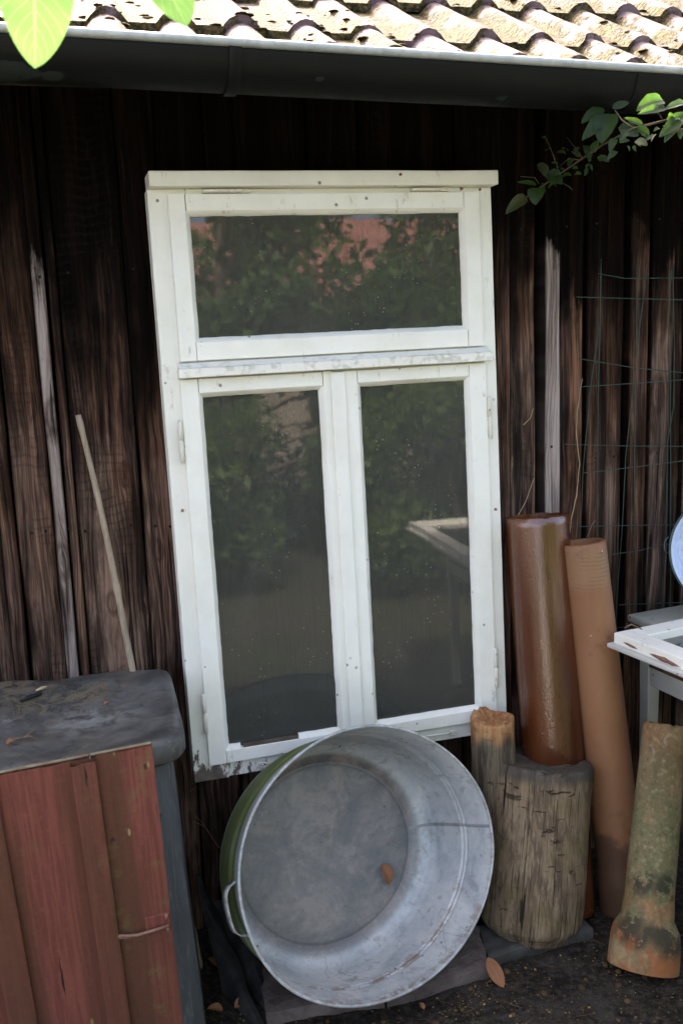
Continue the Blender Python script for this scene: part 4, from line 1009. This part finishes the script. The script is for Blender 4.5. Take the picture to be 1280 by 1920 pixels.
stems('dead_vine_stem', [[U(981, 797, 2.37), U(993, 785, 2.37), U(999, 766, 2.37)]], .0014, MT['straw_stem'], 'tiny broken vine stem stuck on the boards right of the window hinge')
stems('dry_root', [[U(352, 1485, 2.37), U(358, 1520, 2.37), U(385, 1550, 2.37), U(405, 1582, 2.36), U(425, 1602, 2.35), U(440, 1640, 2.34)], [U(352, 1485, 2.37), U(372, 1475, 2.37)], [U(385, 1550, 2.37), U(362, 1540, 2.37)]], .0015, MT['twig_bark'], 'thin dry root hanging on the boards between bin and tub')
stems('dead_twig', [[U(1100, 1007, 2.315), U(1108, 985, 2.33), U(1115, 976, 2.34)]], .0016, MT['twig_bark'], 'dry twig poking out of the top of the tan pipe', 'twig')

# ------------------------------------------------------------------ wire mesh
MY = 2.362
mesh = thing('wire_mesh', (U(1200, 1100, MY).x, MY, .7), 'green coated wire garden mesh standing against the boards by the table', 'wire mesh')
def wires(name, lines, Y, dz):
    mb = MB()
    for ln in lines:
        pts = [U(u, v, Y+dz) for u, v in ln]; fine = []
        for a, b in zip(pts, pts[1:]):
            for k in range(5): q = a.lerp(b, k/5); fine.append(q+Vector((0, .0015*mn.noise(q*15), 0)))
        fine.append(pts[-1]); mb.tube(fine, .0014, 6)
    keep(mb.build(name, MT['mesh_green_coating']), mesh)
wires('mesh_panel', [[(1126, 485), (1124, 620), (1121, 720), (1119, 890), (1119, 1010), (1121, 1140), (1124, 1260)], [(1195, 492), (1190, 720), (1188, 880), (1190, 1060), (1192, 1150), (1194, 1280)], [(1258, 498), (1252, 590), (1256, 720), (1256, 985), (1256, 1150), (1258, 1280)], [(1326, 500), (1322, 720), (1324, 985), (1326, 1280)], [(1396, 500), (1392, 720), (1394, 985), (1396, 1280)],
    [(1080, 557), (1190, 560), (1280, 562), (1420, 565)], [(1092, 725), (1200, 718), (1280, 712), (1420, 706)], [(1092, 887), (1170, 878), (1280, 864), (1420, 852)], [(1140, 1040), (1190, 1034), (1240, 1022), (1420, 1000)], [(1110, 1180), (1420, 1160)]], MY, -.006)
wires('mesh_panel', [[(1213, 492), (1200, 600), (1186, 720), (1172, 860), (1165, 1000), (1155, 1130), (1148, 1280)], [(1124, 600), (1107, 720), (1092, 880), (1088, 990), (1084, 1130)], [(1260, 500), (1263, 640), (1262, 760), (1250, 830), (1248, 1000), (1240, 1150)], [(1345, 500), (1340, 760), (1335, 1150)],
    [(1120, 513), (1170, 522), (1280, 521), (1420, 520)], [(1082, 672), (1190, 690), (1280, 699), (1420, 702)], [(1058, 833), (1160, 836), (1280, 837), (1420, 838)], [(1070, 988), (1180, 985), (1280, 984), (1420, 983)], [(1160, 1134), (1240, 1131), (1420, 1125)]], MY, .010)

# ------------------------------------------------------------------ white table, sash and enamel pan
TZ = .728
tp = U(1187, 1200, 2.29); TO = G(1168, 1152, TZ)
rz = R(6)
tab = thing('white_table', (TO.x+.01, TO.y-.0, 0), 'old white painted table standing at the right in front of the mesh', 'table', rot=Euler((0, 0, rz)))
mb = MB(); mb.box((0, -2.05, TZ-.022), (.95, 0, TZ)); mb.build('table_top', MT['grey_weathered_paint'], tab, smooth=False, bevel=.006)
TP = MT['white_table_paint']
mb = MB(); mb.box((.030, -1.97, TZ-.192), (.050, -.066, TZ-.0225)); mb.box((.066, -.052, TZ-.192), (.88, -.034, TZ-.0225)); mb.box((.066, -2.008, TZ-.192), (.88, -1.990, TZ-.0225)); mb.box((.90, -1.97, TZ-.192), (.92, -.066, TZ-.0225))
mb.build('apron', TP, tab, smooth=False, bevel=.003)
mb = MB(); mb.tube([(.0285, -1.97, TZ-.132), (.0285, -1.0, TZ-.130), (.0285, -.067, TZ-.133)], .0045, 8); mb.build('rusty_rail', MT['rust_stain'], tab)
for sx_, sy_ in ((.026, -.065), (.026, -2.02), (.88, -.065), (.88, -2.02)):
    mb = MB(); mb.hexa([(sx_+.006, sy_+.006, 0), (sx_+.034, sy_+.006, 0), (sx_+.034, sy_+.034, 0), (sx_+.006, sy_+.034, 0), (sx_, sy_, TZ-.0225), (sx_+.042, sy_, TZ-.0225), (sx_+.042, sy_+.042, TZ-.0225), (sx_, sy_+.042, TZ-.0225)])
    mb.build('leg', TP, tab, smooth=False, bevel=.003)
SC = G(1150, 1186, TZ+.039); s_rz = R(9)
lsash = thing('loose_window_sash', (SC.x, SC.y, TZ+.002), 'long white window sash with chipped edge lying flat on the table', 'window sash', rot=Euler((0, 0, s_rz)))
mb = MB(); sw, sd_ = .62, 1.93; st = .058
def sbar(a, b): mb.box(a, b)
sbar((0, -sd_, .004), (st, 0, .037)); sbar((sw-st, -sd_, .004), (sw, 0, .037)); sbar((st+.0003, -st, .0042), (sw-st-.0003, -.0003, .0367)); sbar((st+.0003, -sd_+.0003, .0042), (sw-st-.0003, -sd_+st, .0367))
sbar((st+.0003, -.98, .0044), (sw-st-.0003, -.945, .0364))
mb.build('sash_frame', MT['chipped_paint'] if 'chipped_paint' in MT else SP, lsash, smooth=False, bevel=.002)
mb = MB(); mb.box((-.016, -sd_-.01, 0), (.012, .008, .0112)); mb.box((.0122, -.0, 0.0), (sw, .008, .0110)); mb.build('drip_lip', TP, lsash, smooth=False, bevel=.003)
mb = MB(); mb.box((st-.006, -sd_+st-.006, .0135), (sw-st+.006, -st+.006, .0165)); mb.build('glass_pane', MT['glass'], lsash, smooth=False)
mb = MB()
def chip_shape(y0, y1, zc, h, sd):
    top = []; bot = []
    for k in range(9):
        t = k/8; y = y0+(y1-y0)*t; e = math.sin(math.pi*min(1, t*1.02))**.7
        top.append((-.0012, y, zc-(.004)*t+h*e*(1+.5*mn.noise(Vector((t*9, sd, 0)))))); bot.append((-.0012, y, zc-.004*t-h*e*.8*(1+.6*mn.noise(Vector((t*9, sd, 4))))))
    mb.grid([bot, top], uv=False)
chip_shape(-.035, -.085, .022, .0035, 1); chip_shape(-.125, -.225, .019, .006, 5)
pc = mb.build('bare_patch', MT['bare_chip'] if 'bare_chip' in MT else MT['rusty_iron'], lsash); s_ = pc.modifiers.new('t', 'SOLIDIFY'); s_.thickness = .0012
stems('dead_twig', [[G(1171, 1178, TZ+.04), G(1182, 1171, TZ+.048), G(1196, 1176, TZ+.042), G(1205, 1182, TZ+.037), G(1214, 1183, TZ+.037)], [G(1172, 1178, TZ+.038), G(1176, 1172, TZ+.05)]], .0022, MT['twig_bark'], 'brown forked twig lying on the corner of the white sash', 'twig')
PC = U(1366, 1034, 2.19); PN = Vector((-.34, -.86, .24)).normalized()
pan = thing('enamel_basin', (PC.x, PC.y, TZ), 'pale blue enamel basin with dark rim standing on edge on the table', 'basin')
mb = MB(); mb.lathe(PC, -PN, [(0, .154), (.003, .149), (.014, .141), (.035, .132), (.062, .113), (.080, .092), (.084, .065), (.083, .0)], 72); keep(mb.build('bowl', MT['blue_white_enamel']), pan)
mb = MB(); mb.lathe(PC, -PN, [(.004, .1535), (.02, .147), (.05, .129), (.085, .098), (.088, 0)], 72); keep(mb.build('outside', MT['dark_enamel_rim']), pan)
aa = PN.cross(Vector((0, 0, 1))).normalized(); bb = PN.cross(aa)
mb = MB(); cr = [PC+(aa*math.cos(k*math.pi/36)+bb*math.sin(k*math.pi/36))*.1545 for k in range(74)]; mb.tube(cr, .0038, 8, False); keep(mb.build('rim', MT['dark_enamel_rim']), pan)
for u, v in ((1243, 1017),):
    q = U(u, v, PC.y-.01); cdir = (q-PC); cdir = (cdir-PN*cdir.dot(PN)).normalized(); tdir = cdir.cross(PN).normalized(); base = PC+cdir*.154
    mb = MB(); mb.tube([base+tdir*(.022*math.cos(t))+cdir*(.011*math.sin(t))-PN*.016 for t in [k*math.pi/14 for k in range(15)]], .0028, 8); keep(mb.build('handle', MT['dark_enamel_rim']), pan)

# ------------------------------------------------------------------ leaf by the slab, litter
single_leaf('dry_leaf', G(913, 1795, .055), G(944, 1852, .002), .034, (-.3, -.8, .5), MT['dry_brown_leaf'], 'orange brown fallen leaf propped against the stone by the log', fold=.3, curl=-.06, shape=.7, wave=.15)
mb = MB(); 
for k in range(9000):
    if k < 7600:
        u = random.uniform(380, 1400); v = random.uniform(1720, 1990)
        p = G(u, v); 
        if p.y > 2.36 or fbm((p.x, p.y, 1), 6, 3) < random.uniform(-.5, .35): continue
    else: p = Vector((random.uniform(-.5, 2.2), random.uniform(1.1, 2.38), 0))
    s = random.uniform(.0010, .0030)*random.choice((1, 1, 1, 1.6)); z = gz(p.x, p.y)+.0015; a = random.random()*6.28; el_ = random.uniform(.3, 1)
    dx, dy = Vector((math.cos(a), math.sin(a), random.uniform(-.4, .4)))*s, Vector((-math.sin(a), math.cos(a), random.uniform(-.4, .4)))*s*el_
    c0 = Vector((p.x, p.y, z+s*.4)); mb.cur = {'rnd': min(1, random.random()**1.3)}
    q = [mb.vert(c0-dx), mb.vert(c0-dy+Vector((0, 0, s*.2))), mb.vert(c0+dx), mb.vert(c0+dy)]; mb.face(q)
tag(mb.build('ground_litter', MT['litter'], smooth=False), kind='stuff')
mb = MB(); rp2 = random.Random(5)
for k in range(420):
    p = G(rp2.uniform(340, 1420), rp2.uniform(1700, 1985)) if k < 330 else Vector((rp2.uniform(-.5, 2.2), rp2.uniform(1.2, 2.3), 0))
    if p.y > 2.37: continue
    r_ = rp2.uniform(.0018, .0065)*rp2.choice((.7, 1, 1, 1.5)); sd = rp2.random()*90; mb.cur = {'rnd': rp2.random()*.62}; c0 = Vector((p.x, p.y, gz(p.x, p.y)+r_*.25)); rows = []
    for a in range(5):
        ph = -.5+a/4*2.07; rows.append([c0+Vector((math.cos(th)*math.cos(ph), math.sin(th)*math.cos(ph), math.sin(ph)*.7))*(r_*(1+.4*mn.noise(Vector((math.cos(th)*1.5, math.sin(th)*1.5, ph+sd))))) for th in [b*math.pi/4 for b in range(8)]])
    mb.grid(rows, True, uv=False)
for k in range(60):
    p = G(rp2.uniform(380, 1400), rp2.uniform(1760, 1985), .004)
    if p.y > 2.35: continue
    a = rp2.uniform(0, 6.28); l_ = rp2.uniform(.012, .05); mb.cur = {'rnd': rp2.uniform(.3, .75)}; mb.tube([p, p+Vector((math.cos(a)*l_*.5, math.sin(a)*l_*.5, .003)), p+Vector((math.cos(a+.3)*l_, math.sin(a+.3)*l_, .001))], .0008, 5)
tag(mb.build('pebbles_and_twigs', MT['litter']), kind='stuff')
mb = MB()
for u, v, w_, a in ((795, 1893, .011, 1.9), (425, 1850, .02, 1.), (408, 1812, .018, 2.2), (440, 1890, .02, .2), (418, 1895, .02, 3.)):
    p = G(u, v, .006); leaf(mb, p, p+Vector((math.cos(a), math.sin(a), .3))*w_*1.8, w_, (.1, -.4, 1), fold=.5, curl=.2, nt=8)
tag(mb.build('leaf_scraps', MT['dry_brown_leaf']), kind='stuff')
mb = MB()
for (u, v, h) in ((1142, 1815, .022), (862, 1890, .014), (1150, 1800, .012)):
    p = G(u, v)
    for k in range(3): leaf(mb, p, p+Vector((random.uniform(-.012, .012), random.uniform(-.01, .0), h*random.uniform(.7, 1))), .003, (0, -1, .2), fold=.2, curl=.15, nt=6, nu=2)
tag(mb.build('grass_blades', MT['hedge_leaf']), kind='stuff')

# ------------------------------------------------------------------ climbing plant under the eave
def vy(u): return 2.22 - .40*sst(1010, 1235, u)
vine = thing('climbing_vine', U(1290, 225, vy(1290)), 'leafy green climbing shoot reaching in under the gutter at upper right', 'vine')
mb = MB()
for ln, r in (([(1420, 190), (1330, 212), (1285, 219), (1250, 225), (1187, 241), (1128, 272), (1091, 297), (1049, 326), (1004, 357), (980, 374)], .0030), ([(1049, 326), (1036, 290), (1027, 268), (1019, 255)], .0014), ([(1091, 297), (1076, 275), (1062, 258)], .0014), ([(1085, 300), (1066, 297), (1048, 312)], .0012), ([(1187, 241), (1165, 225), (1152, 207)], .0018), ([(1150, 262), (1144, 285), (1136, 298)], .0012), ([(1054, 343), (1066, 350), (1072, 356)], .0011), ([(1010, 345), (1002, 333), (975, 331)], .001), ([(1240, 222), (1228, 205)], .0014)):
    pts = [U(u, v, vy(u)) for u, v in ln]; mb.tube(pts, [r*(1-.45*i/len(pts)) for i in range(len(pts))], 8)
keep(mb.build('stem', MT['vine_stem_bark']), vine)
VL = [(985, 368, 947, 402, 24, 1), (1007, 352, 1004, 385, 34, 0), (1026, 324, 1053, 346, 28, 0), (1008, 306, 1028, 336, 20, 1), (1005, 346, 968, 342, 10, 0), (1098, 273, 1104, 301, 20, 0), (1135, 217, 1090, 264, 30, 0), (1141, 213, 1127, 270, 46, 0), (1130, 203, 1089, 232, 26, 0), (1147, 203, 1179, 192, 16, 0), (1242, 188, 1192, 209, 34, 0),
      (1247, 202, 1195, 214, 20, 0), (1295, 199, 1245, 206, 24, 0), (1290, 213, 1234, 258, 30, 0), (1270, 230, 1244, 268, 22, 0), (1205, 236, 1168, 221, 14, 0), (1158, 240, 1197, 254, 28, 0), (1193, 238, 1217, 254, 18, 0), (1152, 260, 1142, 286, 16, 0), (1072, 298, 1065, 314, 11, 0), (1060, 288, 1042, 286, 9, 0), (1064, 284, 1052, 279, 8, 0), (1046, 308, 1032, 306, 8, 0), (1030, 280, 1022, 284, 7, 0), (1024, 262, 1014, 258, 7, 0), (1075, 284, 1086, 276, 9, 0), (1120, 300, 1136, 292, 12, 0), (1160, 266, 1180, 264, 10, 0), (1278, 240, 1274, 262, 14, 0), (1330, 205, 1298, 240, 40, 0), (1360, 195, 1330, 250, 44, 0), (1400, 190, 1370, 225, 44, 0), (1175, 246, 1160, 264, 16, 0), (1048, 330, 1030, 350, 14, 0), (1085, 292, 1070, 284, 10, 0), (1110, 284, 1122, 262, 16, 0)]
rv = random.Random(21)
for k in range(34):
    t = rv.random()**.8; u = 1275-t*270; v = 226+t*130-(22*math.sin(t*3.1)*0)+rv.uniform(-6, 6); a = rv.uniform(0, 6.28); l_ = rv.uniform(9, 26)*(1-.35*t)
    VL.append((u, v, u+math.cos(a)*l_, v+math.sin(a)*l_*.9+4, l_*rv.uniform(.5, .8), 0))
mbs = {0: MB(), 1: MB()}
for k, (bu, bv, tu, tv, wpx, br) in enumerate(VL):
    Yb = vy(bu)+random.uniform(-.015, .015); base = U(bu, bv, Yb); tip = U(tu, tv, Yb-random.uniform(.0, .035)); n_ = toward(base)+Vector((random.uniform(-.5, .5), random.uniform(-.2, .2), random.uniform(.1, .9)))
    leaf(mbs[br], base, tip, wpx/FPX*Yb*1.05, n_, fold=random.uniform(.15, .45), curl=random.uniform(.02, .14), twist=random.uniform(-.5, .5), wave=.08, sd=k)
keep(mbs[0].build('foliage', MT['vine_leaf']), vine); keep(mbs[1].build('withering_leaves', MT['withering_vine_leaf']), vine)

# ------------------------------------------------------------------ big leaves of a branch close to the camera
BY = 1.22
br = thing('overhanging_branch', U(170, -240, BY), 'backlit pale green broad leaves hanging in at the top left corner', 'branch')
mb = MB(); mb.tube([U(-500, -330, BY+.05), U(-100, -250, BY+.02), U(60, -170, BY), U(180, -215, BY), U(290, -190, BY), U(520, -260, BY-.02)], [.008, .006, .0045, .0042, .0035, .002], 8)
mb.tube([U(60, -170, BY), U(58, -115, BY)], .002, 6); mb.tube([U(290, -190, BY), U(300, -150, BY)], .002, 6); keep(mb.build('twig', MT['twig_bark']), br)
for (bu, bv, tu, tv, wpx, tw, cu) in ((60, -122, 66, 128, 122, .15, .05), (262, -160, 350, 50, 104, .3, -.06)):
    mb = MB(); base = U(bu, bv, BY); tip = U(tu, tv, BY-.02); leaf(mb, base, tip, wpx/FPX*BY*1.04, toward(base)+Vector((.2, 0, .5)), fold=.12, curl=cu, twist=tw, nt=26, nu=10, wave=.05, shape=.6)
    keep(mb.build('leaf', MT['magnolia_leaf']), br)

# ------------------------------------------------------------------ the garden behind the camera, seen in the panes
def tree(name, loc, h, rad, nleaf, lsize, label, mat, trunk=.09, low=.25, seed=0, group=None):
    rnd = random.Random(seed); t = thing(name, loc, label, 'tree' if name != 'garden_shrub' else 'shrub', group); mb = MB(); L = Vector(loc)
    mb.tube([L+Vector((0, 0, -.05)), L+Vector((.06, .03, h*.3)), L+Vector((-.03, .08, h*.6)), L+Vector((.05, 0, h*.92))], [trunk, trunk*.8, trunk*.5, trunk*.12], 10)
    clumps = []
    for k in range(16):
        a = rnd.uniform(0, 6.28); zz = h*rnd.uniform(low, .98); rr = rad*rnd.uniform(.3, .95)*(1-.5*max(0, zz/h-.6)); c = L+Vector((math.cos(a)*rr, math.sin(a)*rr, zz)); clumps.append((c, rad*rnd.uniform(.28, .5)))
        mb.tube([L+Vector((0, .04, min(zz*.8, h*.8))), (L+Vector((0, 0, zz*.85))).lerp(c, .5)+Vector((0, 0, .05)), c], [trunk*.28, trunk*.18, trunk*.05], 6)
    keep(mb.build('trunk', MT['tree_bark']), t); mb = MB()
    for k in range(nleaf):
        c, r = rnd.choice(clumps); v = Vector((rnd.gauss(0, 1), rnd.gauss(0, 1), rnd.gauss(0, .8))); v = v.normalized()*r*rnd.random()**.45; p = c+v; s = lsize*rnd.uniform(.6, 1.3)
        a = Vector((rnd.uniform(-1, 1), rnd.uniform(-1, 1), rnd.uniform(-.8, .2))).normalized(); n = Vector((rnd.uniform(-.6, .6), rnd.uniform(-.6, .6), 1)).normalized(); sd = a.cross(n).normalized()
        q = [mb.vert(p-a*s), mb.vert(p+sd*s*.5), mb.vert(p+a*s), mb.vert(p-sd*s*.5)]; mb.face(q, [(.5, 0), (1, .5), (.5, 1), (0, .5)])
    keep(mb.build('crown', mat, smooth=False), t)
tree('garden_tree', (1.45, -3.6, 0), 3.35, 1.3, 9000, .07, 'dense dark green tree reflected in the right of the top pane', MT['tree_leaf'], seed=1)
tree('garden_tree', (4.1, -3.4, 0), 3.5, 1.5, 9000, .07, 'broad leafy tree behind the viewer seen only as reflection right of the gap', MT['tree_leaf'], seed=2)
tree('garden_tree', (.3, -6.6, 0), 4.2, 1.2, 9000, .08, 'taller garden tree farther back, opposite the left side of the shed', MT['hedge_leaf'], seed=3)
tree('garden_tree', (7.4, -5.5, 0), 5.0, 2.2, 9000, .09, 'large tree farthest right in the garden opposite the shed', MT['tree_leaf'], seed=4)
tree('garden_shrub', (2.6, -1.7, 0), 1.35, .8, 6000, .05, 'low bright green shrub opposite the window, reflected in the left sash', MT['hedge_leaf'], .03, .12, seed=5)
tree('garden_shrub', (.7, -2.6, 0), 1.5, .9, 6000, .05, 'second low shrub opposite the window, standing nearer the viewer', MT['hedge_leaf'], .03, .12, seed=6)
tree('garden_shrub', (3.4, -4.6, 0), 2.3, 1.1, 8000, .06, 'rounded middling green shrub standing before the neighbouring house wall', MT['tree_leaf'], .04, .08, seed=8)
tree('garden_shrub', (1.9, -5.2, 0), 2.2, 1.1, 8000, .06, 'dark rounded shrub in front of the tree reflected at the left', MT['tree_leaf'], .04, .08, seed=9)
tree('garden_shrub', (5.4, -5.6, 0), 2.4, 1.3, 8000, .06, 'wide green shrub at the right end of the garden hedge', MT['tree_leaf'], .04, .08, seed=10)
hs_ = thing('neighbour_house', (5.2, -13.5, 0), 'pale house with red tiled roof across the garden, reflected in the top pane', 'house')
mb = MB(); mb.box((1.0, -16.5, -.05), (9.4, -11.5, 3.0)); keep(mb.build('walls', MT['chimney_plaster'], smooth=False), hs_)
mb = MB(); mb.hexa([(.6, -11.0, 2.9), (9.8, -11.0, 2.9), (9.8, -17., 2.9), (.6, -17., 2.9), (.6, -13.95, 4.7), (9.8, -13.95, 4.7), (9.8, -14.05, 4.7), (.6, -14.05, 4.7)]); keep(mb.build('roof', MT['farroof'], smooth=False), hs_)
for xx in (2.2, 4.6, 7.0):
    mb = MB(); mb.box((xx, -11.52, 1.0), (xx+1.0, -11.46, 2.2)); keep(mb.build('window', MT['glass'], smooth=False), hs_)
